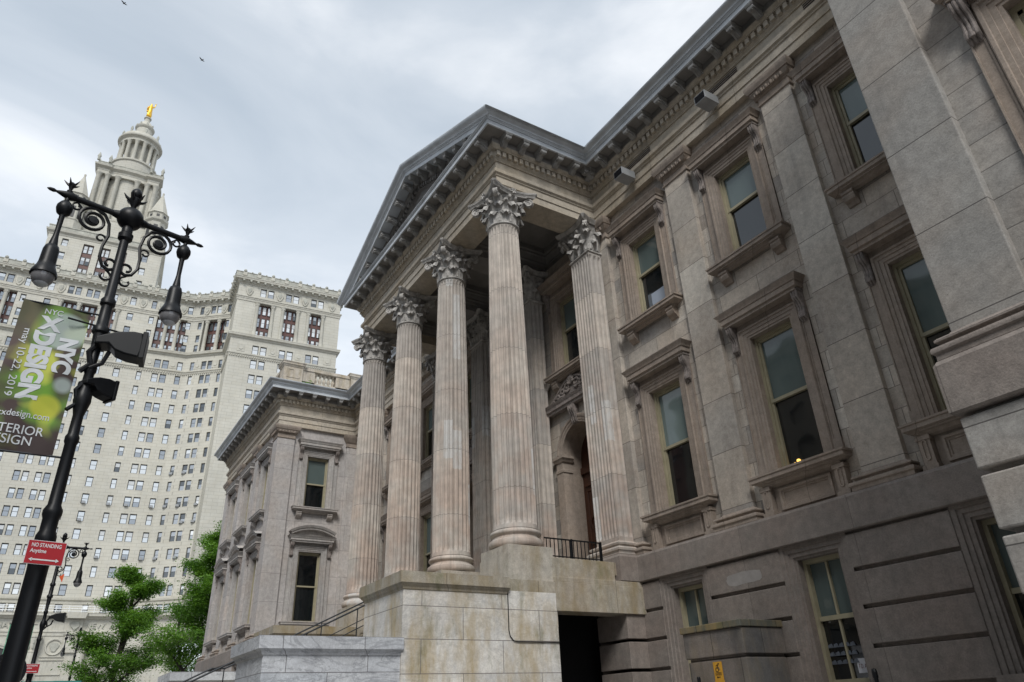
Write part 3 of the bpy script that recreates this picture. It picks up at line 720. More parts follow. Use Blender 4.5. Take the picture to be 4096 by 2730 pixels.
# --- Corinthian capital
def leaf(b, ang, z0, h, w_, r0, rtop, curl, lobes=4, mat=None):
    nu, nt_ = 7, 11; vs = []; fs = []
    ca, sa = math.cos(ang), math.sin(ang)
    for j in range(nt_):
        t = j/(nt_-1)
        if t < .72:
            q = t/.72; r = r0+(rtop-r0)*q**1.5; z = z0+h*q
        else:
            q = (t-.72)/.28; a = q*PI*.95; r = rtop+curl*(1-math.cos(a))*.75; z = z0+h+curl*math.sin(a)*.9-curl*.9*q*q
        ww = w_*(.85+.25*math.sin(t*PI*.9))*(1-.55*max(0, (t-.78)/.22)**1.5)*(1+.17*abs(math.sin(t*PI*lobes)))
        for i in range(nu):
            u = -1+2*i/(nu-1)
            rr = r+.028*(1-abs(u))-.05*u*u+(.014 if i % 2 else -.008)
            x = rr; y = u*ww*.5
            vs.append((x*ca-y*sa, x*sa+y*ca, z-.04*u*u*(1 if t > .7 else 0)))
    for j in range(nt_-1):
        for i in range(nu-1): fs.append((j*nu+i, j*nu+i+1, (j+1)*nu+i+1, (j+1)*nu+i))
    b.add(vs, fs, mat)
def spiral(b, ang, r_c, z_c, R0, turns, th, wd, lead):
    """volute in the vertical plane through angle ang, made as a swept tube plus side discs"""
    ca, sa = math.cos(ang), math.sin(ang); pts = [(r, z) for r, z in lead]
    n = int(turns*14)
    for i in range(n+1):
        a = PI*.5-2*PI*turns*i/n; R = R0*(1-.8*i/n)
        pts.append((r_c+R*math.cos(a), z_c+R*math.sin(a)))
    for off in (-wd/2, 0, wd/2):
        b.tube([(r*ca-off*sa, r*sa+off*ca, z) for r, z in pts], [th*(.8+.3*min(1, i/6)) for i in range(len(pts))], 5)
    vs = []; n = 12
    for off in (-wd/2, wd/2):
        for i in range(n): a = 2*PI*i/n; r = r_c+R0*.75*math.cos(a); z = z_c+R0*.75*math.sin(a); vs.append((r*ca-off*sa, r*sa+off*ca, z))
    b.add(vs, [tuple(range(n)), tuple(range(n, 2*n))]+[(i, (i+1) % n, (i+1) % n+n, i+n) for i in range(n)])
def corinthian():
    b = MB()
    b.lathe([(.455, -.05), (.475, -.03), (.475, -.0), (.43, .02), (.40, .05), (.39, .3), (.40, .6), (.44, .8), (.52, .95), (.5, .97)], n=32)
    for i in range(8): leaf(b, 2*PI*i/8+PI/8, .02, .30, .34, .42, .47, .085)
    for i in range(8): leaf(b, 2*PI*i/8, .05, .55, .34, .415, .50, .10)
    for i in range(8): leaf(b, 2*PI*i/8+PI/8, .35, .34, .18, .44, .58, .06, lobes=3)
    for i in range(4):
        a = PI/4+i*PI/2
        spiral(b, a, .80, .80, .135, 1.4, .022, .09, [(.45, .45), (.50, .62), (.58, .78), (.70, .90)])
        leaf(b, a, .42, .40, .22, .46, .68, .07)
        for s_ in (-1, 1):
            ac = a+s_*(PI/4-.17)
            spiral(b, ac, .55, .84, .07, 1.2, .016, .04, [(.46, .55), (.49, .7), (.52, .86)])
        # fleuron
        f = i*PI/2; cx_, cy_ = .60*math.cos(f), .60*math.sin(f)
        for k in range(7):
            t = 2*PI*k/7; b.tube([(cx_, cy_, 1.02), (cx_+.05*math.cos(f)-.07*math.cos(t)*math.sin(f), cy_+.05*math.sin(f)+.07*math.cos(t)*math.cos(f), 1.02+.07*math.sin(t)), (cx_+.07*math.cos(f)-.11*math.cos(t)*math.sin(f), cy_+.07*math.sin(f)+.11*math.cos(t)*math.cos(f), 1.02+.10*math.sin(t))], [.02, .035, .012], 5)
    # abacus: concave sides, cut corners
    path = []
    for i in range(4):
        a = i*PI/2; n = 8
        for k in range(n+1):
            u = -1+2*k/n; y = u*.71; x = .57+.20*u*u
            path.append((x*math.cos(a)-y*math.sin(a), x*math.sin(a)+y*math.cos(a)))
    b.sweep(path, [(-.25, .96), (-.05, .97), (-.045, 1.0), (-.02, 1.03), (-.02, 1.05), (.0, 1.055), (.02, 1.10), (.0, 1.125), (-.3, 1.13)], closed=True)
    return b.mesh('capital', M['cap'], True)
cap_me = corinthian()
def half_cap():
    """pilaster capital: square bell with leaves on three sides"""
    b = MB(); h = .44; d = .42
    b.sweep([(h, -.3), (h, d), (-h, d), (-h, -.3)], [(.0, -.06), (.04, -.04), (.04, -.01), (0, 0), (-.03, .03), (-.03, .6), (.03, .85), (.06, .95)])
    b.box(-h+.02, h-.02, -.3, d-.03, 0, 1.0)
    def pl(x, y, ang, z0, hh, w_, top, curl):
        bb = MB(); leaf(bb, 0, z0, hh, w_, .02, top, curl)
        ca, sa = math.cos(ang), math.sin(ang)
        b.add([(x+vx*ca-vy*sa, y+vx*sa+vy*ca, vz) for vx, vy, vz in bb.v], bb.f)
    for q in (-.33, 0, .33): pl(q, d-.03, PI/2, .02, .30, .30, .08, .085)
    for q in (-.17, .17): pl(q, d-.03, PI/2, .05, .56, .30, .11, .10)
    for sx in (-1, 1):
        pl(sx*(h-.02), d*.55, 0 if sx > 0 else PI, .02, .30, .30, .08, .085); pl(sx*(h-.02), d*.1, 0 if sx > 0 else PI, .05, .56, .30, .11, .10)
        a = math.atan2(1, sx); pl(sx*(h-.03), d-.04, a, .05, .56, .30, .16, .11); pl(sx*(h-.03), d-.04, a, .35, .42, .24, .28, .08)
        bb = MB(); spiral(bb, 0, .30, .80, .13, 1.4, .022, .09, [(.04, .45), (.06, .62), (.12, .78), (.22, .90)])
        ca, sa = math.cos(a), math.sin(a); b.add([(sx*(h-.05)+vx*ca-vy*sa, d-.08+vx*sa+vy*ca, vz) for vx, vy, vz in bb.v], bb.f)
        bb = MB(); spiral(bb, 0, .08, .84, .07, 1.2, .016, .04, [(.0, .5), (.03, .7), (.05, .86)])
        b.add([(sx*.13-vy, d+vx, vz) for vx, vy, vz in bb.v], bb.f)
    path = [(.77, -.3), (.60, .1), (.62, .35), (.74, .68), (.68, .74), (.35, .62), (0, .57), (-.35, .62), (-.68, .74), (-.74, .68), (-.62, .35), (-.60, .1), (-.77, -.3)]
    b.sweep(path, [(-.3, .96), (-.05, .97), (-.02, 1.03), (0, 1.055), (.02, 1.10), (0, 1.125), (-.3, 1.13)])
    b.box(-.5, .5, -.3, .5, .97, 1.12)
    return b.mesh('capital', M['cap'], True)
pcap_me = half_cap()
# --- columns
def fluted(nf=24, r0=.515, r1=.43, H=8.72):
    b = MB(); rings = []
    lv = [(0, 0), (.10, 0), (.16, .6), (.24, 1)]+[(.24+(H-.5)*k/7, 1) for k in range(1, 8)]+[(H-.16, .6), (H-.10, 0), (H-.03, 0)]
    def rad(z):
        t = max(0, (z/H-.28)/.72); return r0+(r1-r0)*t**1.35*1.0
    per = 7; vs = []; fs = []; K = nf*per
    for z, dpt in lv:
        R = rad(z)+(.022 if z < .02 else 0)+(.0)
        for i in range(nf):
            for q in range(per):
                a = 2*PI*(i+q/per)/nf
                f = 0
                if 1 <= q: f = math.sqrt(max(0, 1-((q-4)/3.0)**2))*.9+.1 if 1 < q < 7 else .12
                if q == 0: f = 0
                rr = R-.062*dpt*f*R/.5
                vs.append((rr*math.cos(a), rr*math.sin(a), z))
    for j in range(len(lv)-1):
        for k in range(K): k2 = (k+1) % K; fs.append((j*K+k, j*K+k2, (j+1)*K+k2, (j+1)*K+k))
    b.add(vs, fs); return b.mesh('shaft', M['col'], False)
def flat_flute(w_=.88, H=8.72, side=3, front=7, d=.5):
    """fluted respond: front and two sides"""
    b = MB(); prof = []
    def run(p, q, n):
        p = Vector(p); q = Vector(q); dd = q-p; l = dd.length; dd /= l; nn = Vector((dd.y, -dd.x)); out_ = []
        st = l/n
        for i in range(n):
            base = p+dd*(st*i); f = st*.22
            out_.append((base, 0)); out_.append((base+dd*f/2, 0))
            for k in range(1, 6):
                u = k/6; out_.append((base+dd*(f/2+(st-f)*u), math.sin(PI*u)**.6))
            out_.append((base+dd*(st-f/2), 0))
        return out_, nn
    h = w_/2; A_, nA = run((h, 0), (h, d), side); B_, nB = run((h, d), (-h, d), front); C_, nC = run((-h, d), (-h, 0), side)
    pts = [(p, f, nA) for p, f in A_]+[(p, f, nB) for p, f in B_]+[(p, f, nC) for p, f in C_]
    lv = [(0, 0), (.10, 0), (.16, .6), (.22, 1), (H-.22, 1), (H-.16, .6), (H-.10, 0), (H-.03, 0)]
    vs = []; fs = []; K = len(pts)
    for z, dp in lv:
        for p, f, nn in pts:
            q = p-nn*(.055*f*dp); vs.append((q.x, q.y, z))
    for j in range(len(lv)-1):
        for k in range(K-1): fs.append((j*K+k, j*K+k+1, (j+1)*K+k+1, (j+1)*K+k))
    b.add(vs, fs); return b.mesh('shaft', M['col'], False)
ZB = 5.02
sh_me = fluted()
b = MB()
b.lathe([(.60, 0), (.63, .03), (.645, .09), (.63, .15), (.585, .18), (.57, .185), (.555, .215), (.545, .24), (.56, .27), (.575, .275), (.60, .30), (.605, .33), (.59, .365), (.555, .385), (.535, .39), (.52, .42)], n=40)
bs_me = b.mesh('base', M['col'], True)
b = MB(); b.box(-.60, .60, -.60, .60, 4.79, 5.0); b.box(-.62, .62, -.62, .62, 3.3, 4.79)
M['pedst'] = stone('pedestal_stone', (.40, .375, .33), (.47, .44, .39), bw=4, bh=30, z0=0, var=.6, joint=.4, moss=.5, streak=.5)
pd_me = b.mesh('pedestal', M['pedst'])
for k in range(4):
    x, y = 19.4216+3.2652*k, 4.46
    c = link('column', sh_me, CH, (x, y, ZB+.41), .13*k)
    link('base', bs_me, c, (0, 0, -.41)); link('capital', cap_me, c, (0, 0, 14.137-ZB-.41), -.13*k)
    link('pedestal', pd_me, c, (0, 0, -ZB-.41), -.13*k)
fp_me = flat_flute()
for k in range(4):
    x = 19.4216+3.2652*k
    c = link('respond_pilaster', fp_me, CH, (x, 1.21, ZB+.36), 0)
    b = MB(); h = .44; b.sweep([(h, -.2), (h, .5), (-h, .5), (-h, -.2)], [(.17, -.36), (.17, -.30), (.20, -.27), (.205, -.22), (.17, -.18), (.11, -.17), (.10, -.14), (.14, -.12), (.15, -.08), (.11, -.05), (.03, -.04), (0, 0)])
    b.box(-h, h, -.2, .48, -.36, -.02)
    b.build('base', M['col'], c, smooth=True)
    link('capital', pcap_me, c, (0, .08, 14.137-ZB-.36))
    b = MB(); b.box(-.62, .62, -.3, .68, -.9, -.355); b.build('plinth', M['base'], c)

# --- portico ceiling with beams
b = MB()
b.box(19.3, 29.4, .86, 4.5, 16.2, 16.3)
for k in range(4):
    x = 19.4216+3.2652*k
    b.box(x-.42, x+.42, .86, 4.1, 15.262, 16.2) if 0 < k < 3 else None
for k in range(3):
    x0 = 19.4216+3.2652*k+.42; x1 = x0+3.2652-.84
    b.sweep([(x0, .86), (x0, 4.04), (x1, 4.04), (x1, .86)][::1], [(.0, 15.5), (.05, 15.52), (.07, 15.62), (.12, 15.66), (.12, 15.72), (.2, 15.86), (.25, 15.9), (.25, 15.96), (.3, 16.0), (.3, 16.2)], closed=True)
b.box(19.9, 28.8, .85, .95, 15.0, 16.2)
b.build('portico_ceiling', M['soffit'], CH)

# --- rooftop balustrade on the far wing
b = MB()
bx0, by1 = 39.92, 5.42
zb0, zb1 = 17.38, 18.76
def die(x0, x1, y0, y1):
    b.box(x0, x1, y0, y1, zb0, 18.52)
    b.sweep([(x1, y0), (x1, y1), (x0, y1), (x0, y0)], [(0, 18.48), (.03, 18.5), (.05, 18.56), (.1, 18.6), (.1, 18.68), (.13, 18.72), (.13, 18.76), (-.3, 18.78)], closed=True)
die(bx0, bx0+.75, 4.42, by1)
die(bx0+.02, bx0+.6, 1.05, 1.75)
for x in (44.155, 47.73, 51.2): die(x-.35, x+.35, by1-.6, by1-.02)
b.box(bx0+.1, bx0+.5, 1.7, 4.45, zb0, 17.82); b.box(bx0+.1, bx0+.5, 3.72, 4.45, zb0, 18.5); b.box(bx0+.1, bx0+.5, 1.7, 2.56, zb0, 18.5)
b.box(bx0+.05, bx0+.55, 1.7, 4.45, 18.45, 18.62); b.box(bx0+.6, 51.2, by1-.5, by1-.1, zb0, 17.82); b.box(bx0+.6, 51.2, by1-.55, by1-.05, 18.45, 18.62)
b.sweep([(bx0+.0, 4.9), (bx0, 4.55)], [(.01, 17.9), (.03, 17.92), (.03, 18.4), (.01, 18.42)])
# sunk panel frame on the corner die
for (ya, yb_, za, zb_) in ((4.58, 5.26, 18.32, 18.38), (4.58, 5.26, 17.86, 17.92), (4.58, 4.64, 17.92, 18.32), (5.20, 5.26, 17.92, 18.32)): b.box(bx0-.025, bx0+.01, ya, yb_, za, zb_)
bal = b.build('balustrade', stone('balustrade_stone', (.44, .40, .34), (.52, .47, .40), bw=1.6, bh=30, z0=0, joint=.5, streak=.9, moss=.6), CH)
c = MB(); c.lathe([(.09, 0), (.09, .05), (.05, .07), (.06, .12), (.10, .22), (.10, .28), (.05, .42), (.04, .48), (.07, .5), (.09, .55), (.09, .63)], n=10)
bm_ = c.mesh('baluster', M['entab'], True)
for i in range(5): link('baluster', bm_, bal, (bx0+.3, 2.68+.235*i, 17.82))
for x0, x1 in ((40.7, 43.8), (44.5, 47.4), (48.1, 50.9)):
    n = int((x1-x0)/.3)
    for i in range(n): link('baluster', bm_, bal, (x0+(i+.5)*(x1-x0)/n, by1-.3, 17.82))

# ================================================================== ENTRANCE STAIRS
ST = empty('entrance_stairs', 'broad flight of stone steps climbing between two marble cheek walls to the portico', 'stairs', (XC, 8.5, 0))
def off(o, par):      # keep world placement under a moved empty
    o.location = (o.location[0]-par.location[0], o.location[1]-par.location[1], o.location[2]-par.location[2]); return o
b = MB()
nst = 28
for i in range(nst):
    zt_ = 4.78-i*.168; y1 = 5.3+i*.30+(1.0 if i > 12 else 0)
    y1 = 3.55+i*.345+(.4 if i > 15 else 0)
    b.box(20.7, 27.9, 3.0, y1, zt_-.168, zt_-.02); b.box(20.7, 27.9, 3.0, y1+.03, zt_-.04, zt_)
    if i < 5: b.box(20.0, 20.7, 3.0, y1, zt_-.168, zt_)
off(b.build('steps', M['deckstone'], ST), ST)
b = MB(); b.box(18.9, mx(18.9), .9, 3.6, 4.5, 4.80); b.box(18.8, mx(18.8), 2.1, 3.92, 4.3, 4.785)
off(b.build('deck', M['deckstone'], ST, bevel=.01), ST)
def cheek(side):
    name = 'cheek_wall'
    def X(a, c):     # a = distance inward from outer face
        x0, x1 = 18.75+a, 18.75+c
        return (x0, x1) if side == 0 else (mx(x1), mx(x0))
    x0, x1 = X(0, 2.05)
    b = MB(); b.box(x0, x1, 3.88, 7.55, -.2, 4.0)
    o = b.build(name, M['marble'], ST, bevel=.01); off(o, ST)
    b = MB(); b.box(x0-.02, x1+.02, 5.14, 7.62, 4.03, 4.25)
    b.sweep([(x1, 5.14), (x1, 7.55), (x0, 7.55), (x0, 5.14)], [(0, 3.9), (.02, 3.92), (.03, 3.96), (.06, 3.99), (.08, 4.02), (.10, 4.03), (.10, 4.245), (-.1, 4.25)])
    b.box(x0, x1, 3.86, 5.16, 3.99, 4.235)
    b.build('coping', M['deckstone'], o, smooth=False)
    b = MB(); x2, x3 = X(.06, 1.95); b.box(x2, x3, 7.4, 10.1, -.2, 2.85); b.box(x2-.0, x3, 7.5, 10.0, 2.8, 2.9)
    l = b.build('lower_wall', M['marble2'], o, bevel=.01)
    b = MB(); b.box(x2-.02, x3+.02, 7.53, 10.15, 2.83, 3.03)
    b.sweep([(x3, 7.53), (x3, 10.1), (x2, 10.1), (x2, 7.53)], [(0, 2.7), (.03, 2.72), (.05, 2.77), (.09, 2.80), (.11, 2.81), (.12, 3.02), (-.1, 3.03)])
    b.build('lower_coping', M['marble2'], o)
    return o
ck = cheek(0); cheek(1)
# lead pipe around the end block
b = MB(); b.tube([(18.73, 5.16, 4.22), (18.73, 5.16, 3.2), (18.73, 5.13, 3.08), (18.73, 5.05, 3.0), (18.73, 4.95, 2.98), (18.73, 3.86, 2.98)], .010, 6)
b.build('pipe', M['acdark'], ck)
# lintel over the basement entrance, entrance sides
b = MB(); b.box(18.72, 19.3, 1.3, 3.9, 3.62, 4.24); b.box(18.74, 20.2, 1.3, 3.9, 4.24, 4.35)
off(b.build('lintel', M['deckstone'], ST, bevel=.01), ST)
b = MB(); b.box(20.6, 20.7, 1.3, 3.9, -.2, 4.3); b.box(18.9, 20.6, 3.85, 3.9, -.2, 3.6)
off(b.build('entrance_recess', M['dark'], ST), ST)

# railing on the deck
RL = empty('iron_railing', 'low black iron railing on the deck edge beside the near column', 'railing', (18.9, 3.3, 4.785))
b = MB(); b.box(-.015, .015, -.92, .72, .43, .46); b.box(-.015, .015, -.92, .72, .04, .06); b.build('rail', M['iron'], RL)
b = MB()
for i in range(15): y = -.88+i*.11; b.box(-.008, .008, y-.008, y+.008, 0, .44)
b.build('bars', M['iron'], RL)
b = MB()
for y in (-.92, -.05): b.box(-.022, .022, y-.022, y+.022, -.02, .47)
b.build('post', M['iron'], RL)
def handrail(name, x, label, grp='handrails on the entrance stairs'):
    H = empty(name, label, 'handrail', (x, 5.0, 4.8), group=grp)
    P3 = [(-.6, 5.28), (0, 4.97), (3.96, 3.06), (4.30, 3.06), (8.2, 1.18)]
    def zt(y):
        for (a, c), (d, e) in zip(P3, P3[1:]):
            if a <= y <= d: return c+(e-c)*(y-a)/(d-a)
        return P3[-1][1]
    b = MB(); b.tube([(0, y, z-4.8) for y, z in P3], .022, 8); b.tube([(0, y, z-5.3) for y, z in P3], .013, 8); b.build('rail', M['rail'], H)
    b = MB()
    for y in (-.5, 1.4, 2.7, 3.98, 5.6, 7.2, 8.1): b.tube([(0, y, zt(y)-4.8), (0, y, zt(y)-5.75)], .016, 8)
    b.build('post', M['rail'], H)
handrail('handrail', 24.3, 'thin dark handrail up the middle of the stairs, the nearer of two')
handrail('handrail', 27.2, 'thin dark handrail on the stairs, farther one, before the far cheek wall')

# granite pier in front of the basement windows
PR = empty('granite_pier', 'mossy dark granite block wall with a coping in front of the basement window', 'wall', (15.65, 1.9, 0))
b = MB(); b.box(-.73, .73, -.5, .60, -.1, 2.40); b.box(-.76, .76, -.5, .63, 2.46, 2.92); b.box(-.70, .70, -.5, .57, 2.38, 2.48)
b.build('blocks', M['granite'], PR, bevel=.015)
b = MB(); b.box(-.79, .79, -.5, .67, 2.92, 3.04)
b.build('coping', stone('mossy_coping', (.07, .075, .05), (.12, .12, .11), bw=.7, bh=30, z0=0, joint=.8, moss=.9, pits=.4), PR, bevel=.012)
M['orange'] = plain('orange_sign_face', (.50, .26, .02), .5, 0, .15, 8)
M['black'] = plain('black_print', (.01, .01, .01), .5, 0, 0, 1)
def textmesh(body, size, mat, ext=.002, align='LEFT', shear=0, bold=0, sx=1):
    cu = bpy.data.curves.new('txt', 'FONT'); cu.body = body; cu.size = size; cu.extrude = ext; cu.align_x = align; cu.shear = shear; cu.offset = bold
    o = bpy.data.objects.new('txt', cu); COL.objects.link(o)
    bpy.context.view_layer.update()
    me = bpy.data.meshes.new_from_object(o.evaluated_get(bpy.context.evaluated_depsgraph_get()))
    bpy.data.objects.remove(o); bpy.data.curves.remove(cu)
    me.materials.clear(); me.materials.append(mat)
    for v in me.vertices: v.co.x *= sx
    return me
def access_sign(loc, label):
    A = empty('access_sign', label, 'sign', loc, group='orange access signs')
    b = MB(); b.box(-.105, .105, 0, .012, -.19, .16); b.box(-.11, .11, 0, .016, -.20, -.15); b.build('plate', M['orange'], A)
    b = MB(); fr = lambda a, z, c: (a, c, z)
    # dynamic wheelchair pictogram (viewed from +y, so x is mirrored)
    b.sweep([(.02+.035*math.cos(2*PI*i/14), .025+.035*math.sin(2*PI*i/14)) for i in range(14)], [(-.006, .013), (-.006, .016), (.006, .016), (.006, .013)], closed=True, fr=fr)
    b.lathe([(.001, 0), (.014, 0), (.014, .004), (.001, .004)], 0, 0, 10)
    k = len(b.v)-40
    b.v[k:] = [(-.03+v[0], .013+v[2], .125+v[1]) for v in b.v[k:]]
    b.tube([(-.02, .015, .11), (.01, .015, .075), (-.025, .015, .07), (-.045, .015, .02)], .007, 4)
    b.tube([(-.02, .015, .105), (.02, .015, .105), (.035, .015, .085)], .006, 4)
    b.tube([(-.04, .015, -.10), (.045, .015, -.10)], .006, 4); b.tube([(.025, .015, -.085), (.045, .015, -.10), (.025, .015, -.115)], .006, 4)
    b.build('pictogram', M['black'], A)
    for i, tx in enumerate(('ACCESSIBLE', 'ENTRANCE')):
        o = link('lettering', textmesh(tx, .03, M['black'], .001, 'CENTER'), A, (0, .014, -.04-.03*i)); o.rotation_euler = (PI/2, 0, PI)
    return A
access_sign((15.63, 2.503, 2.21), 'orange wheelchair access sign with black arrow on the granite block wall')
a2 = access_sign((19.55, 1.93, 2.02), 'orange wheelchair access sign in the dark basement entrance')
CP = empty('camera_post', 'small black cylindrical post head beside the orange sign at the granite wall', 'light', (16.05, 2.62, 0))  # small black camera post, like the next one; neither carries a lamp
b = MB(); b.lathe([(.03, 0), (.03, 1.95), (.035, 1.95), (.035, 2.12), (.03, 2.14), (.001, 2.145)], n=12); b.build('post', M['iron'], CP)
CP = empty('camera_post', 'small black rounded post head under the big basement blocks at the bottom edge', 'light', (12.15, 3.0, 0))
b = MB(); b.lathe([(.03, 0), (.03, 1.9), (.04, 1.9), (.04, 1.98), (.03, 2.02), (.001, 2.03)], n=12); b.build('post', M['iron'], CP)
# notice in the basement window
M['paper'] = plain('white_paper', (.55, .56, .60), .7, 0, .05, 3)
NS = empty('notice', 'white paper notice reading F.D. ACCESS inside the basement window', 'sign', (13.77, .975, 2.17))
b = MB(); b.box(-.42, 0, 0, .006, -.12, .115); b.build('sheet', M['paper'], NS)
o = link('lettering', textmesh('F.D. ACCESS', .10, plain('dark_red_ink', (.12, .02, .03), .6), .001, 'LEFT', sx=.56), NS, (-.03, .009, -.045)); o.rotation_euler = (PI/2, 0, PI)
# stock on shelves inside the basement window: pale packets
M['packet'] = plain('pale_packet', (.10, .115, .14), .6, 0, .3, 10)
for r_ in range(3):
    for k in range(5):
        o = MB(); o.prism([(-.05, 0), (.05, 0), (.04, .05), (-.02, .07)], 0, .03, fr=lambda a, z, c: (a, c, z))
        q = o.build('packet', M['packet'], None, (14.22-.115*k, .965, 2.22+.14*r_))
        tag(q, 'small pale packet on the shelves behind the basement window glass', 'packet', 'packets stacked behind the basement window')
# little lit lamp in the first floor window
M['glow'], t_, bs_ = newmat('lamp_glow'); bs_.inputs['Emission Color'].default_value = (1, .55, .12, 1); bs_.inputs['Emission Strength'].default_value = 1.6; bs_.inputs['Base Color'].default_value = (.8, .5, .1, 1)
WL_ = empty('table_lamp', 'tiny lit yellow lamp glowing behind the tall window of the first floor', 'lamp', (14.05, .875, 6.0))
b = MB(); b.lathe([(.015, -.1), (.015, 0), (.035, .02), (.04, .05), (.035, .08), (.015, .09)], n=12); b.build('shade', M['glow'], WL_)
b = MB(); b.lathe([(.02, 0), (.03, .02), (.02, .04)], .09, .0, n=10); b.build('second_shade', M['glow'], WL_)

# air conditioners on the architrave ledge
def aircon(loc, label, s=.68, rz=0, grp=None):
    A = empty('air_conditioner', label, 'air conditioner', loc, rz, grp)
    b = MB(); b.box(-.27*s, .27*s, -.75*s, 0, 0, .38*s); A1 = b.build('casing', M['acgrey'], A, bevel=.012*s)
    b = MB(); b.box(-.235*s, .235*s, -.01, .008, .035*s, .345*s); b.build('grille', M['acdark'], A)
    b = MB()
    for i in range(5): b.box(-.235*s, .235*s, .006, .010, (.07+.06*i)*s, (.075+.06*i)*s)
    b.build('louvre', M['iron'], A)
    return A
aircon((17.07, 1.88, 15.50), 'grey air conditioner jutting out of the frieze vent nearest the portico corner')
aircon((13.74, 1.88, 15.50), 'grey air conditioner jutting from the frieze above the second bay of windows')
aircon((mx(17.1), 1.88, 15.50), 'air conditioner jutting from the frieze, seen between the two far columns')
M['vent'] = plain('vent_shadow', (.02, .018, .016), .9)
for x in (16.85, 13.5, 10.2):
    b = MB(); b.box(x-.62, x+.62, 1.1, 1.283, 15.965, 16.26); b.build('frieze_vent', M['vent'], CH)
    b = MB()
    for i in range(4): b.box(x-.62, x+.62, 1.2, 1.295, 15.98+.07*i, 16.0+.07*i)
    b.build('vent_louvre', M['trim'], CH)

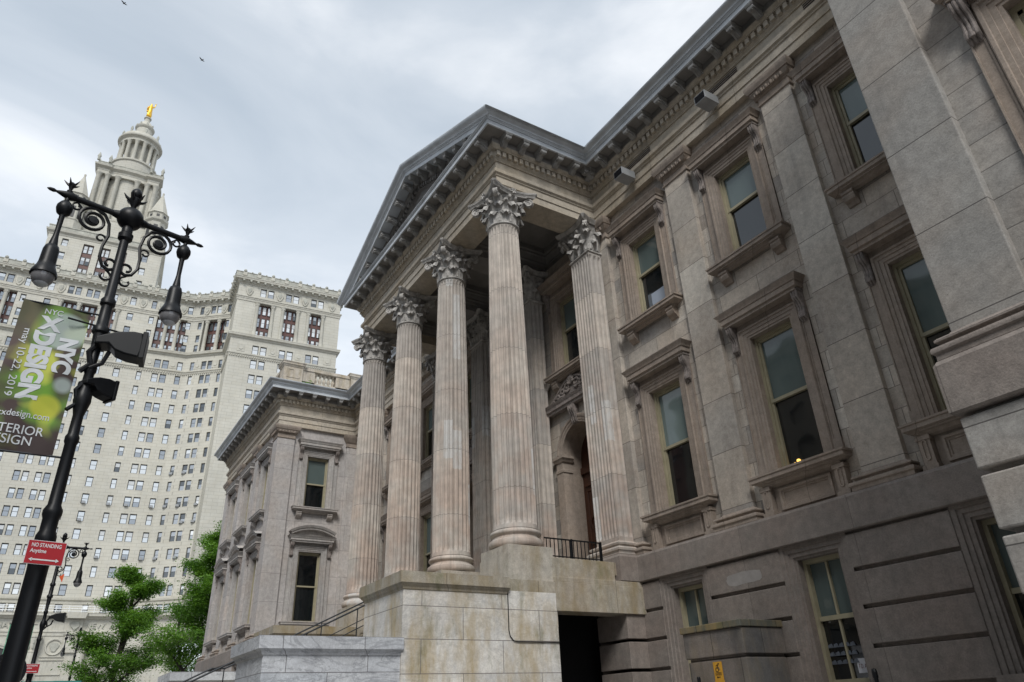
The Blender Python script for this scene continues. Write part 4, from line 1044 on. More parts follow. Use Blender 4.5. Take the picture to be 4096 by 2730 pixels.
# ================================================================== STREET LAMPS
def scroll(b, cx, cz, R0, turns, a0, sgn, th, lead=(), y=0.0, shrink=.78):
    pts = [(x, y, z) for x, z in lead]
    n = int(turns*18)
    for i in range(n+1):
        a = a0+sgn*2*PI*turns*i/n; R = R0*(1-shrink*i/n)
        pts.append((cx+R*math.cos(a), y, cz+R*math.sin(a)))
    b.tube(pts, th, 6)
M['lens'], t_, bs_ = newmat('lamp_glass')
bs_.inputs['Base Color'].default_value = (.20, .20, .21, 1); bs_.inputs['Roughness'].default_value = .12; bs_.inputs['Specular IOR Level'].default_value = .8
M['lenstip'], t_, bs_ = newmat('frosted_lamp_glass'); bs_.inputs['Base Color'].default_value = (.55, .57, .6, 1); bs_.inputs['Roughness'].default_value = .25
def lamp_post(loc, label, arms=(-1, 1), rz=0, H=8.5, grp='ornamental street lamps'):
    L_ = empty('street_lamp', label, 'street lamp', loc, rz, grp)
    b = MB()
    b.lathe([(r_*(.75 if z_ < 3.4 else .60 if z_ < 6.45 else .9), z_) for r_, z_ in [(.36, 0), (.36, .25), (.30, .3), (.28, .8), (.24, .95), (.27, 1.0), (.27, 1.08), (.19, 1.18), (.165, 1.4), (.15, 2.6), (.148, 3.35), (.19, 3.4), (.20, 3.45), (.17, 3.5), (.155, 3.62), (.19, 3.68), (.19, 3.74), (.15, 3.8), (.15, 3.95), (.18, 4.0), (.18, 4.05), (.125, 4.12), (.115, 4.9), (.14, 4.94), (.14, 5.0), (.11, 5.04), (.105, 5.3), (.15, 5.42), (.18, 5.5), (.16, 5.6), (.11, 5.68), (.10, 5.9), (.13, 5.94), (.13, 6.0), (.09, 6.05), (.09, 6.5), (.12, 6.53), (.12, 6.6), (.085, 6.64), (.08, 6.95), (.11, 6.98), (.11, 7.05), (.075, 7.1), (.068, H-.42), (.11, H-.38), (.115, H-.3), (.085, H-.27), (.085, H-.15), (.06, H-.1)]], n=20)
    b.build('pole', M['iron'], L_, smooth=True)
    b = MB(); b.lathe([(.001, H-.19)]+[(.185*math.cos(a), H+.185*math.sin(a)) for a in [(-80+20*i)*PI/180 for i in range(9)]]+[(.001, H+.187)], n=24, caps=False); b.build('ball', M['iron'], L_, smooth=True)
    b = MB(); b.lathe([(.03, H+.18), (.04, H+.24), (.08, H+.30), (.085, H+.36), (.05, H+.40)], n=12)
    for i in range(6):
        a = 2*PI*i/6; b.tube([(.06*math.cos(a), .06*math.sin(a), H+.33), (.12*math.cos(a), .12*math.sin(a), H+.36), (.17*math.cos(a), .17*math.sin(a), H+.42)], [.03, .022, .004], 5)
    b.lathe([(.03, H+.38), (.075, H+.42), (.085, H+.47), (.07, H+.53), (.03, H+.57), (.001, H+.58)], n=10)
    b.build('finial', M['iron'], L_, smooth=True)
    b = MB(); b.tube([(-.42 if -1 in arms else 0, 0, 6.62), (.42, 0, 6.62)], .014, 8); b.build('ladder_bar', M['iron'], L_)
    for s_ in arms:
        b = MB()
        b.tube([(s_*.15, 0, H), (s_*.24, 0, H)], [.075, .05], 10); b.tube([(s_*.2, 0, H), (s_*.78, 0, H)], .045, 10)
        b.tube([(s_*.74, 0, H), (s_*.80, 0, H), (s_*.86, 0, H), (s_*.93, 0, H), (s_*.99, 0, H), (s_*1.0, 0, H), (s_*1.03, 0, H), (s_*1.08, 0, H), (s_*1.115, 0, H)], [.05, .065, .06, .04, .02, .018, .03, .026, .006], 10)
        b.lathe([(.03, H), (.04, H+.08), (.02, H+.10), (.035, H+.15), (.05, H+.2), (.03, H+.23)], s_*.84, 0, 10)
        for i in range(5):
            a = 2*PI*i/5+.4; b.tube([(s_*.84+.03*math.cos(a), .03*math.sin(a), H+.18), (s_*.84+.07*math.cos(a), .07*math.sin(a), H+.21), (s_*.84+.11*math.cos(a), .11*math.sin(a), H+.25)], [.022, .014, .003], 5)
        arm = b.build('arm', M['iron'], L_, smooth=True)
        b = MB()
        sp = 1 if s_ > 0 else -1
        scroll(b, s_*.46, H-.25, .205, 1.9, PI*.5, -sp, .024, lead=[(s_*.10, H-.98), (s_*.20, H-.93), (s_*.26, H-.80), (s_*.26, H-.62), (s_*.22, H-.42), (s_*.25, H-.22), (s_*.33, H-.09)] if True else [])
        scroll(b, s_*.12, H-.86, .10, 1.0, -PI*.5, -sp, .020, lead=[(s_*.20, H-.93)], shrink=.6)
        scroll(b, s_*.14, H-1.08, .09, .85, PI*.5, sp, .017, lead=[(s_*.06, H-.95)], shrink=.5)
        scroll(b, s_*.31, H-.50, .065, .9, PI*.9 if s_ > 0 else PI*.1, -sp, .015, shrink=.5)
        scroll(b, s_*.70, H-.13, .07, .95, PI*.5, -sp, .015, lead=[(s_*.64, H-.12)], shrink=.6)
        b.lathe([(.001, -.03), (.06, -.025), (.075, 0), (.06, .025), (.001, .03)], 0, 0, 12); k = len(b.v)-60
        b.v[k:] = [(s_*.46+v[0], v[2], H-.25+v[1]) for v in b.v[k:]]
        b.build('scroll', M['iron'], arm, smooth=True)
        b = MB(); x = s_*.84
        b.lathe([(.025, H-.02), (.03, H-.06), (.03, H-.10), (.07, H-.14), (.102, H-.20), (.105, H-.25), (.085, H-.32), (.04, H-.36), (.036, H-.40), (.033, H-.66), (.04, H-.74), (.055, H-.84), (.06, H-.88), (.085, H-.90), (.10, H-.96), (.105, H-1.17), (.115, H-1.22), (.135, H-1.27), (.16, H-1.33), (.165, H-1.37), (.152, H-1.375), (.145, H-1.37)][::-1], x, 0, 20)
        ln = b.build('lantern', M['iron'], L_, smooth=True)
        b = MB(); b.lathe([(.001, H-1.52), (.06, H-1.515), (.10, H-1.495), (.128, H-1.45), (.14, H-1.41), (.143, H-1.37)], x, 0, 20, caps=False); b.build('glass', M['lens'], ln, smooth=True)
        b = MB(); b.lathe([(.001, H-1.54), (.05, H-1.535), (.08, H-1.515), (.09, H-1.50), (.085, H-1.495)], x, 0, 16, caps=False); b.build('bulb_cover', M['lenstip'], ln, smooth=True)
    return L_
LP = (15.52, 13.65)
lp = lamp_post((LP[0], LP[1], 0), 'tall black twin armed street lamp standing nearest, with banner and floodlights', rz=math.atan2(-2.12, .44), grp=None)
lp2 = lamp_post((40.2, 13.35, 0), 'single armed black street lamp in the middle distance behind the nearest lamp post', arms=(1,), rz=-PI/2, grp=None)
lp3 = lamp_post((73.2, 10.6, 0), 'small distant twin armed street lamp beside the trees', rz=-PI/2, grp=None)

# boxes (speakers / floods) clamped to the posts
def flood(loc, rz, label, s=1.0, tilt=.0):
    A = empty('floodlight', label, 'floodlight', loc, rz)
    b = MB()
    pr = [(.0, -.05), (.0, .07), (.12, .13), (.30, .21), (.52, .25), (.66, .24), (.70, .0), (.66, -.20), (.45, -.17), (.30, -.12), (.20, -.02)]
    b.prism([(x*s, z*s) for x, z in pr], -.17*s, .17*s, fr=XZ); b.build('housing', M['iron'], A, bevel=.02)
    b = MB(); b.box(.66*s, .74*s, -.19*s, .19*s, -.22*s, .26*s); b.build('visor', M['iron'], A, bevel=.01)
    b = MB(); b.tube([(.02, 0, .0), (-.05, 0, -.12), (0, 0, -.3), (-.1, 0, -.42)], .045*s, 8); b.tube([(.22*s, 0, -.1*s), (.16*s, 0, -.32*s), (0, 0, -.42*s)], .03, 8); b.build('bracket', M['iron'], A)
    return A
flood((LP[0]-.06, LP[1]+.02, 6.32), -PI/2-.15, 'large black box floodlight on a bracket, upper of two on the nearest lamp post', .85)
flood((LP[0]-.03, LP[1]+.06, 5.75), -PI/2+.5, 'smaller black box floodlight below the large one on the nearest lamp post', .6)
flood((40.1, 13.2, 5.75), -PI/2-.2, 'black box floodlight on the single armed lamp in the middle distance', .75)
flood((73.2, 10.5, 4.9), -PI/2-.2, 'tiny black box floodlight on the distant twin lamp', 1.0)

# banners
def banner_mat(name, kind):
    m, t, bs = newmat(name); p = posn(t, True); X = sepx(t, p)
    if kind == 0: base, g1, g2, g3 = (.06, .038, .036), (.20, .45, .04), (.62, .68, .10), (.40, .47, .45)
    else: base, g1, g2, g3 = (.10, .34, .22), (.16, .42, .27), (.30, .55, .40), (.35, .55, .45)
    c = mixc(t, rng(t, nz(t, p, 1.3, 2), .46, .60), base, g1)
    n2 = nz(t, p, 2.0, 1); c = mixc(t, rng(t, n2, .52, .60, 0, .8), c, g2)
    def blob(cx, cz, r, col, c, soft=.06):
        d = mth(t, 'SQRT', mth(t, 'ADD', mth(t, 'POWER', mth(t, 'SUBTRACT', X[0], cx), 2), mth(t, 'POWER', mth(t, 'SUBTRACT', X[2], cz), 2)))
        return mixc(t, rng(t, d, r-soft, r, .85, 0), c, col)
    if kind == 0:
        c = blob(.25, 1.72, .30, g3, c); c = blob(.55, 1.9, .22, g1, c, .2); c = blob(.22, .62, .19, (.50, .52, .05), c); c = blob(.50, 1.15, .17, (.55, .60, .10), c); c = blob(.10, .95, .13, g3, c)
        c = mixc(t, rng(t, X[2], .12, .45, .9, 0), c, (.045, .03, .03))
        c = mixc(t, rng(t, mth(t, 'ADD', X[0], mth(t, 'MULTIPLY', X[2], .25)), .85, 1.08, 0, .9), c, (.10, .07, .065))
    t.links.new(c, bs.inputs['Base Color']); bs.inputs['Roughness'].default_value = .75
    return m
M['bw'] = plain('white_banner_print', (.62, .65, .68), .7, 0, .05, 4)
def banner(loc, rz, W, H_, mat, label, texts, s=1):
    """x runs away from the pole, z up from the lower edge"""
    A = empty('banner', label, 'banner', loc, rz, None)
    b = MB(); nx, nz_ = 12, 24; vs = []; fs = []
    def wav(x, z): return .035*math.sin(PI*z/H_)*math.sin(PI*x/W)+.012*math.sin(9*x/W+5*z)+.01*math.sin(14*z/H_)*(x/W)
    for side in (0, .006):
        for j in range(nz_+1):
            for i in range(nx+1):
                x = W*i/nx; z = H_*j/nz_; vs.append((x, wav(x, z)+side, z))
    K = (nx+1)*(nz_+1)
    for o_ in (0, K):
        for j in range(nz_):
            for i in range(nx): a = o_+j*(nx+1)+i; fs.append((a, a+1, a+nx+2, a+nx+1))
    b.add(vs, fs); b.build('cloth', mat, A, smooth=True)
    for z in (-.0, H_):
        b = MB(); b.tube([(-.12, 0, z), (W+.02, 0, z)], .014, 8); b.build('banner_arm', M['rail'], A)
    for body, size, x, z, rot, sx, bold, fl in texts:
        me = textmesh(body, size, M['bw'], .001, 'LEFT', bold=bold, sx=sx)
        ca, sa = math.cos(rot), math.sin(rot)
        for v in me.vertices:
            px, py = v.co.x*ca-v.co.y*sa, v.co.x*sa+v.co.y*ca
            X_ = x+fl*px; Z_ = z+py
            v.co = Vector((X_, (-.006 if fl > 0 else .012)+wav(min(max(X_, 0), W), Z_)+v.co.z*.5, Z_))
        link('lettering', me, A)
    return A
# nearest banner: hangs on the left (+y) side of the pole, seen from -x. local x -> world +y
# facing direction: front side is -x world; with rz=PI/2 local +y -> world -x
BN = banner((LP[0]-.0, LP[1]+.16, 4.72), PI/2, .80, 2.08, banner_mat('green_banner', 0), 'green and brown event banner with big white letters on the nearest lamp post', [])
for ch in list(BN.children): pass
def place_text(A, body, size, x, z, rot, sx, bold, mat=None):
    """x measured from pole outward (to picture left); text reads for a viewer on the -x side: picture right = local -x"""
    me = textmesh(body, size, mat or M['bw'], .001, 'LEFT', bold=bold, sx=sx)
    ca, sa = math.cos(rot), math.sin(rot)
    for v in me.vertices:
        px, py = v.co.x*ca-v.co.y*sa, v.co.x*sa+v.co.y*ca
        X_ = x-px; Z_ = z+py
        W, H_ = .80, 2.08
        yy = .035*math.sin(PI*Z_/H_)*math.sin(PI*min(max(X_, 0), W)/W)+.012*math.sin(9*X_/W+5*Z_)+.01*math.sin(14*Z_/H_)*(X_/W)
        v.co = Vector((X_, yy+.011+v.co.z*.5, Z_))
    link('lettering', me, A)
def fit_text(A, body, u0, u1, v0, v1, rot=0, bold=.004, W=.80, H_=2.08):
    me = textmesh(body, 1.0, M['bw'], .002, 'LEFT', bold=bold)
    xs = [v.co.x for v in me.vertices]; ys = [v.co.y for v in me.vertices]; ax, bx, ay, by = min(xs), max(xs), min(ys), max(ys)
    for v in me.vertices:
        p = (v.co.x-ax)/(bx-ax); q = (v.co.y-ay)/(by-ay)
        if rot: X_ = W*(u1+(u0-u1)*q); Z_ = H_*(1-(v0+(v1-v0)*p))
        else: X_ = W*(u1+(u0-u1)*p); Z_ = H_*(1-(v1+(v0-v1)*q))
        c = min(max(X_, 0), W)
        v.co = Vector((X_, .035*math.sin(PI*Z_/H_)*math.sin(PI*c/W)+.012*math.sin(9*c/W+5*Z_)+.01*math.sin(14*Z_/H_)*(c/W)+.011+v.co.z*.5, Z_))
    link('lettering', me, A)
for a in (('NYC', .07, .35, .22, .47, 1, .055), ('DESIGN', .41, .72, .20, .67, 1, .055), ('may 10-22, 2019', .76, .90, .20, .66, 1), ('X', .36, .70, .09, .19, 0, .055), ('NYC', .40, .66, .035, .075, 0, .01),
          ('nycxdesign.com', .18, .99, .745, .80), ('INTERIOR', .20, .98, .835, .89), ('DESIGN', .33, .95, .90, .955)): fit_text(BN, *a)
BN2 = banner((40.2, 13.62, 3.55), PI/2, .80, 1.95, banner_mat('mint_banner', 1), 'pale green event banner on the single armed lamp in the middle distance', [])
for bd, sz, x, z, ro, sxx in (('NYC', .26, .20, 1.45, -PI/2, 1), ('DESIGN', .26, .42, 1.45, -PI/2, .8), ('X', .2, .42, 1.62, 0, 1.2), ('SMA', .17, .55, .12, 0, 1)): place_text(BN2, bd, sz, x, z, ro, sxx, .006)
BN3 = banner((73.2, 10.75, 3.4), PI/2, .85, 1.9, banner_mat('yellow_banner', 0), 'tiny yellow and brown event banner on the distant twin lamp', [])
for bd, sz, x, z, ro, sxx in (('NYC', .28, .25, 1.5, -PI/2, 1), ('DESIGN', .28, .5, 1.5, -PI/2, .8)): place_text(BN3, bd, sz, x, z, ro, sxx, .006)

# no standing signs
M['red'] = plain('red_sign_paint', (.42, .012, .02), .45, 0, .08, 6)
M['white'] = plain('white_sign_print', (.75, .75, .76), .5, 0, .03, 4)
def nosign(loc, label, s=1.0, rz=PI/2):
    A = empty('parking_sign', label, 'sign', loc, rz)
    b = MB(); b.box(-.23*s, .23*s, 0, .006, -.155*s, .155*s); b.build('rim', M['white'], A)
    b = MB(); b.box(-.223*s, .223*s, .005, .009, -.148*s, .148*s); b.build('plate', M['red'], A)
    def tx(body, size, x, z, sx, bd=.0015):
        me = textmesh(body, size*s, M['white'], .0008, 'LEFT', bold=bd*s, sx=sx)
        for v in me.vertices: v.co = Vector((x*s-v.co.x, .0105+v.co.z, z*s+v.co.y))
        link('lettering', me, A)
    tx('NO STANDING', .07, .185, .07, .74); tx('Anytime', .07, .185, -.005, .8)
    b = MB(); b.box(-.15*s, .15*s, .009, .012, -.104*s, -.086*s)
    for q in (-1, 1): b.prism([(q*.18*s, -.095*s), (q*.14*s, -.07*s), (q*.14*s, -.12*s)], .009, .012, fr=XZ)
    b.build('arrow', M['white'], A)
nosign((LP[0]-.30, LP[1]-.04, 3.49), 'red NO STANDING Anytime sign with a white double arrow on the nearest lamp post', .86, rz=PI/2+.2)
nosign((39.9, 13.35, 4.0), 'small red street sign on the single armed lamp in the middle distance', 1.05)
for o in bpy.data.objects:
    if o.name.startswith('parking_sign') and o.location.x > 30: o.location.z = 1.6+.067*34.7
b = MB()      # round sign seen edge-on behind the pole
RS = empty('round_sign', 'black curved edge of a round sign behind the base of the nearest lamp post', 'sign', (16.1, 13.70, 2.3), 0)
b.lathe([(.001, 0), (.2, 0), (.2, .02), (.001, .02)], n=28); b.v = [(v[2], v[0], v[1]) for v in b.v]; b.build('disc', M['iron'], RS)
AW = empty('banner_sign', 'teal street banner edge at the bottom in front of the arcade', 'sign', (60, 12.4, 4.2), 0)
b = MB(); b.box(-.05, .05, -1.9, 1.2, -.5, .38); b.build('cloth', plain('teal_cloth', (.03, .22, .20), .7), AW)
b = MB(); b.tube([(0, -1.9, -4.2), (0, -1.9, .4)], .05, 8); b.tube([(0, 1.2, -4.2), (0, 1.2, .4)], .05, 8); b.build('pole', M['rail'], AW)
OF = empty('flag', 'tiny orange flag tied to the single armed street lamp', 'flag', (40.05, 13.2, 1.6+.165*34.6), 0)
b = MB(); b.prism([(0, 0), (-.16, .12), (-.14, -.22)], -.02, .02, fr=lambda a, z, c: (c, a, z)); b.build('cloth', plain('orange_cloth', (.7, .10, .02), .7), OF)

# ================================================================== MUNICIPAL TOWER BLOCK
MW = stone('pale_limestone', (.50, .49, .43), (.56, .545, .485), bw=2.4, bh=.82, z0=0, var=.3, ns=.06, joint=.42, mortar=.03, tint=(.48, .43, .32), tintamt=.18, streak=.12, pits=0, local=True, bstr=.1)
MT = stone('carved_limestone', (.46, .45, .395), (.53, .515, .455), bw=0, ns=.25, var=.5, tint=(.42, .38, .28), streak=.4, pits=0, local=True, bstr=.3)
MD = plain('weathered_limestone', (.38, .38, .335), .85, 0, .35, .8)
MBR = plain('brown_iron_spandrel', (.10, .04, .032), .5, 0, .2, .5)
MFR = plain('dark_window_frame', (.035, .035, .035), .5, 0, .2, 1)
def mglass(name, c, met=.0, refl=.8):
    m, t, bs = newmat(name); bs.inputs['Base Color'].default_value = (*c, 1); bs.inputs['Roughness'].default_value = .08; bs.inputs['Metallic'].default_value = met; bs.inputs['Specular IOR Level'].default_value = refl
    return m
MG = [mglass('sky_reflecting_glass', (.80, .80, .78), .9), mglass('blinds_behind_glass', (.55, .57, .58)), mglass('grey_reflecting_glass', (.40, .42, .44), .8), mglass('dim_glass', (.10, .115, .13), .3)]
RHv = Vector((-.082, -.9966, 0)); THv = Vector((-.9966, .082, 0))
MO = (196.74, 19.5, 0)
ang = math.atan2(RHv.y, RHv.x)       # local x = s (to picture right); local y = -t (away from viewer)
MBO = empty('tower_block', 'cream limestone skyscraper with a columned wedding cake tower rising behind the lamps', 'building', MO, ang)
def sgn(): return 0
# local frame: x=s ; y: check orientation
yl = Vector((-math.sin(ang), math.cos(ang), 0)); YS_ = 1 if yl.dot(THv) > 0 else -1
def LT(s, t, z): return (s, YS_*t, z)
P_A0, P_A1, P_B1, P_C1, P_D0, P_D1 = (-14.3, -.5), (13, -.5), (24.5, .1), (33.3, 6.15), (33.3, 17.2), (60.4, 17.2)
P_B0m, P_Bm = (-14.3, -.5), (-25.8, .1); P_Cm = (-34.6, 6.15)
facets = {'A': (P_A0, P_A1), 'B': (P_A1, P_B1), 'C': (P_B1, P_C1), 'D': (P_D0, P_D1), 'Bm': (P_Bm, P_B0m), 'Cm': (P_Cm, P_Bm), 'R': (P_C1, P_D0)}
rows = [88.7-4.09*k for k in range(16)]
def FR(f):
    (s0, t0), (s1, t1) = facets[f]; l = math.hypot(s1-s0, t1-t0); dx, dy = (s1-s0)/l, (t1-t0)/l; nx, ny = -dy, dx
    # outward normal must have +t component for A; for R (return) it faces -s
    if ny < -1e-6 or (abs(ny) < 1e-6 and nx > 0): nx, ny = -nx, -ny
    return l, lambda a, z, c: LT(s0+dx*a+nx*c, t0+dy*a+ny*c, z)
def svals(f, pairs):
    (s0, t0), (s1, t1) = facets[f]; l = math.hypot(s1-s0, t1-t0)
    return [((a-s0)/(s1-s0)*l, (b_-s0)/(s1-s0)*l) for a, b_ in pairs]
wins = {'A': [(-10.9, -9.45), (-6.4, -5.1), (-4.7, -3.4), (-2.15, -.85), (-.45, .85), (2.1, 3.4), (3.8, 5.1), (8.15, 9.6)],
        'B': [(13.4, 14.6), (17.0, 18.5), (18.9, 20.4), (22.5, 23.8)],
        'C': [(25.6, 26.5), (28.2, 29.3), (29.6, 30.7), (32.2, 33.0)],
        'D': [(38.85, 40.4), (40.8, 42.35), (45.5, 47.05), (47.45, 49.0), (52.25, 53.8), (54.2, 55.75)]}
wins['Bm'] = [(-1.3-b_, -1.3-a) for a, b_ in wins['B']][::-1]; wins['Cm'] = [(-1.3-b_, -1.3-a) for a, b_ in wins['C']][::-1]
wins['R'] = []
colon = {'A': [(-7.2, 5.9)], 'B': [(15.4, 22.9)], 'C': [(26.9, 32.2)], 'D': [(38.6, 42.6), (45.2, 49.2), (51.9, 55.9)], 'Bm': [(-24.2, -16.7)], 'Cm': [(-33.5, -28.2)], 'R': []}
all_wins = []; wallb = MB(); trimb = MB(); brownb = MB(); capbs = []
for f in facets:
    l, fr = FR(f)
    hs = []
    W_ = svals(f, wins[f]) if f != 'R' else []
    Cn = svals(f, colon[f]) if f != 'R' else []
    for a, c_ in W_:
        for z in rows: hs.append((a, c_, z-2.45, z)); all_wins.append((f, a, c_, z-2.45, z))
        hs.append((a, c_, 103.4, 105.8)); all_wins.append((f, a, c_, 103.4, 105.8))
        hs.append((a, c_, 21.0+3.4, 26.2)); all_wins.append((f, a, c_, 24.4, 26.2))
        if f in ('A', 'B', 'C', 'Bm', 'Cm') and not any(q0 < (a+c_)/2 < q1 for q0, q1 in Cn):
            for z in (100.9, 96.9, 93.9):
                hs.append((a, c_, z-2.2, z)); all_wins.append((f, a, c_, z-2.2, z))
    for a, c_ in Cn: hs.append((a, c_, 91.45, 101.3))
    wallb.holewall(0, l, 24.0, 107.3, [h for h in hs if not (h[3]-h[2] > 9)]+[h for h in hs if h[3]-h[2] > 9], fr, .45, mat=MW)
    # brown recess back + mullions, windows
    for a, c_ in Cn:
        d_ = 1.1
        brownb.add([fr(a, 91.45, -d_), fr(c_, 91.45, -d_), fr(c_, 101.3, -d_), fr(a, 101.3, -d_)], [(0, 1, 2, 3)], MBR)
        for q0, q1 in (((a, 91.45), (a, 101.3)), ((c_, 91.45), (c_, 101.3)), ((a, 101.3), (c_, 101.3)), ((a, 91.45), (c_, 91.45))):
            wallb.add([fr(*q0, -.4), fr(*q1, -.4), fr(*q1, -d_), fr(*q0, -d_)], [(0, 1, 2, 3)], MW)
        n = max(2, round((c_-a)/1.35))
        for i in range(n):
            x0 = a+(c_-a)*(i+.12)/n; x1 = a+(c_-a)*(i+.88)/n
            for z0, z1 in ((91.6, 93.6), (94.6, 97.4), (98.4, 101.0)): all_wins.append((f, x0, x1, z0, z1, -d_+.15))
        # columns in the recess
        cols = [a+(c_-a)*q for q in ((.0, 1.0) if f == 'D' else (.30, .70))]
        if f == 'A': cols = [a+(c_-a)*q for q in (.0, .32, .68, 1.0)]
        if f in ('B', 'C', 'Bm', 'Cm'): cols = [a+(c_-a)*q for q in (.0, .33, .70, 1.0)][1:3] if f in ('B', 'Bm') else [a+(c_-a)*q for q in (.18, .72)]
        for xq in cols:
            capb = MB(); capbs.append(capb); p = fr(xq, 0, .0); capb.lathe([(.62, 91.4), (.62, 91.7), (.52, 91.9), (.50, 93), (.44, 99.9), (.47, 100.0), (.42, 100.1), (.55, 100.6), (.6, 101.0), (.72, 101.15), (.72, 101.3)], p[0], p[1], 12, mat=MT)
            for k in range(6):
                a6 = PI*2*k/6; capb.obox((p[0]+.5*math.cos(a6), p[1]+.5*math.sin(a6), 100.65), (1, 0, 0), (0, 1, 0), (0, 0, 1), .1, .1, .22, mat=MT)
    # disc ornaments in the frieze rows and shields in the attic
    if f != 'R':
        mids = []
        ed = [0]+[v for w2 in W_ for v in w2]+[l]
        for i in range(0, len(ed), 2):
            if ed[i+1]-ed[i] > 1.6: mids.append((ed[i]+ed[i+1])/2)
        for mxx in mids:
            trimb.prism([(mxx+.95*sx, 87.5+.95*sz) for sx, sz in ((-1, -1), (1, -1), (1, 1), (-1, 1))], .0, .08, fr=fr, mat=MT)
            trimb.prism([(mxx+.5*math.cos(t), 87.5+.5*math.sin(t)) for t in [i*PI/5 for i in range(10)]], .08, .2, fr=fr, mat=MW)
            trimb.prism([(mxx-.8, 105.6), (mxx+.8, 105.6), (mxx+.95, 104.6), (mxx+.5, 103.4), (mxx, 103.0), (mxx-.5, 103.4), (mxx-.95, 104.6)], .0, .25, fr=fr, mat=MT)
            trimb.prism([(mxx-.45, 105.2), (mxx+.45, 105.2), (mxx+.5, 104.5), (mxx, 103.6), (mxx-.5, 104.5)], .25, .4, fr=fr, mat=MD)
# outline path, travelling so that outward is on the right.  local (x=s, y=YS_*t)
outline = [P_Cm, P_Bm, P_A0, P_A1, P_B1, P_C1, P_D0, P_D1, (60.4, -10)]
OP = [LT(s, t, 0)[:2] for s, t in outline]
def ornsweep(b, prof, mat):
    prof2 = prof if YS_ > 0 else prof
    # travelling +s; outward (+t). right-hand normal of +x is -y. if YS_ = -1, outward = -y = right hand; else use reversed path
    b.sweep(OP if YS_ < 0 else OP[::-1], prof2, mat=mat)
ornsweep(trimb, [(-.3, 106.3), (.1, 106.35), (.15, 106.6), (.5, 106.75), (.6, 107.1), (1.25, 107.25), (1.3, 107.6), (1.4, 107.7), (1.45, 107.95), (-.2, 108.0)], MT)
ornsweep(trimb, [(1.2, 107.95), (1.22, 109.1), (1.35, 109.15), (1.35, 109.3), (.8, 109.3), (.8, 107.9)], MD)
ornsweep(trimb, [(-.2, 101.3), (.15, 101.35), (.2, 101.9), (.3, 102.0), (.3, 102.3), (.45, 102.4), (.45, 102.65), (-.2, 102.7)], MT)
ornsweep(trimb, [(-.2, 90.1), (.2, 90.2), (.3, 90.5), (.75, 90.7), (.8, 91.1), (.85, 91.2), (.85, 91.4), (-.5, 91.45)], MT)
ornsweep(trimb, [(-.2, 85.3), (.1, 85.35), (.12, 85.6), (.3, 85.7), (.32, 85.95), (-.2, 86.0)], MT)
ornsweep(trimb, [(-.2, 27.2), (.1, 27.3), (.15, 27.9), (.45, 28.1), (.5, 28.5), (-.2, 28.6)], MT)
# brackets, rosettes
path = OP if YS_ < 0 else OP[::-1]
for i in range(len(path)-1):
    p = Vector(path[i]); q = Vector(path[i+1]); d = q-p; l = d.length; d /= l; nn = Vector((d.y, -d.x)); n = max(1, int(l/1.75))
    for k in range(n):
        c = p+d*(l*(k+.5)/n)
        cc = c+nn*.85; trimb.obox((cc.x, cc.y, 106.95), (d.x, d.y, 0), (nn.x, nn.y, 0), (0, 0, 1), .25, .38, .25, mat=MD)
        if k % 2 == 0:
            cc = c+nn*1.25; trimb.obox((cc.x, cc.y, 108.7), (d.x, d.y, 0), (nn.x, nn.y, 0), (0, 0, 1), .5, .18, .5, mat=MT)
            trimb.lathe([(.3, 109.2), (.45, 109.45), (.4, 109.8), (.15, 110.05)], cc.x, cc.y, 8, mat=MD)
        else:
            cc = c+nn*1.25; trimb.lathe([(.15, 109.2), (.22, 109.4), (.12, 109.6)], cc.x, cc.y, 6, mat=MD)
    n = int(l/.55)
    for k in range(n):
        c = p+d*(l*(k+.5)/n)+nn*.18; trimb.obox((c.x, c.y, 85.15), (d.x, d.y, 0), (nn.x, nn.y, 0), (0, 0, 1), .14, .12, .18, mat=MT)
wallb.box(-34, 60.2, *sorted((YS_*(-1.8), YS_*(-24))), 22, 108.5, mat=MW); wallb.box(33.6, 60.2, *sorted((YS_*15.8, YS_*(-6))), 20, 108.5, mat=MW)
wallb.add([LT(60.4, 17.2, 22), LT(60.4, -10, 22), LT(60.4, -10, 107.4), LT(60.4, 17.2, 107.4)], [(0, 1, 2, 3)], MW)
wallb.build('wall', MW, MBO); trimb.build('cornice', MT, MBO); brownb.build('recess_panel', MBR, MBO); [q_.build('facade_column', MT, MBO, smooth=True) for q_ in capbs]
# windows
def winmesh(b, fr, x0, x1, z0, z1, c, rnd):
    m = (z0+z1)/2
    b.add([fr(x0, z0, c), fr(x1, z0, c), fr(x1, z1, c), fr(x0, z1, c)], [(0, 1, 2, 3)], MFR)
    e = .14; g = rnd.random()
    top = MG[1] if g < .35 else (MG[0] if g < .75 else MG[2]); bot = MG[0] if g < .55 else MG[2]
    if rnd.random() < .08: bot = MG[3]
    for (za, zb, mt) in ((z0+e, m-.05, bot), (m+.05, z1-e-.12, top)):
        b.add([fr(x0+e, za, c+.03), fr(x1-e, za, c+.03), fr(x1-e, zb, c+.03), fr(x0+e, zb, c+.03)], [(0, 1, 2, 3)], mt)
rw = random.Random(3); far_b = MB()
def vis(wd):       # rough ranking: near = right wing D first
    f = wd[0]; return {'D': 0, 'C': 1, 'B': 2, 'A': 3}.get(f, 4)*1000-wd[4]*.0+abs(wd[3]-60)*.01
ranked = sorted([w3 for w3 in all_wins if w3[3] > 30], key=vis)
single = set(id(w3) for w3 in ranked[:100])
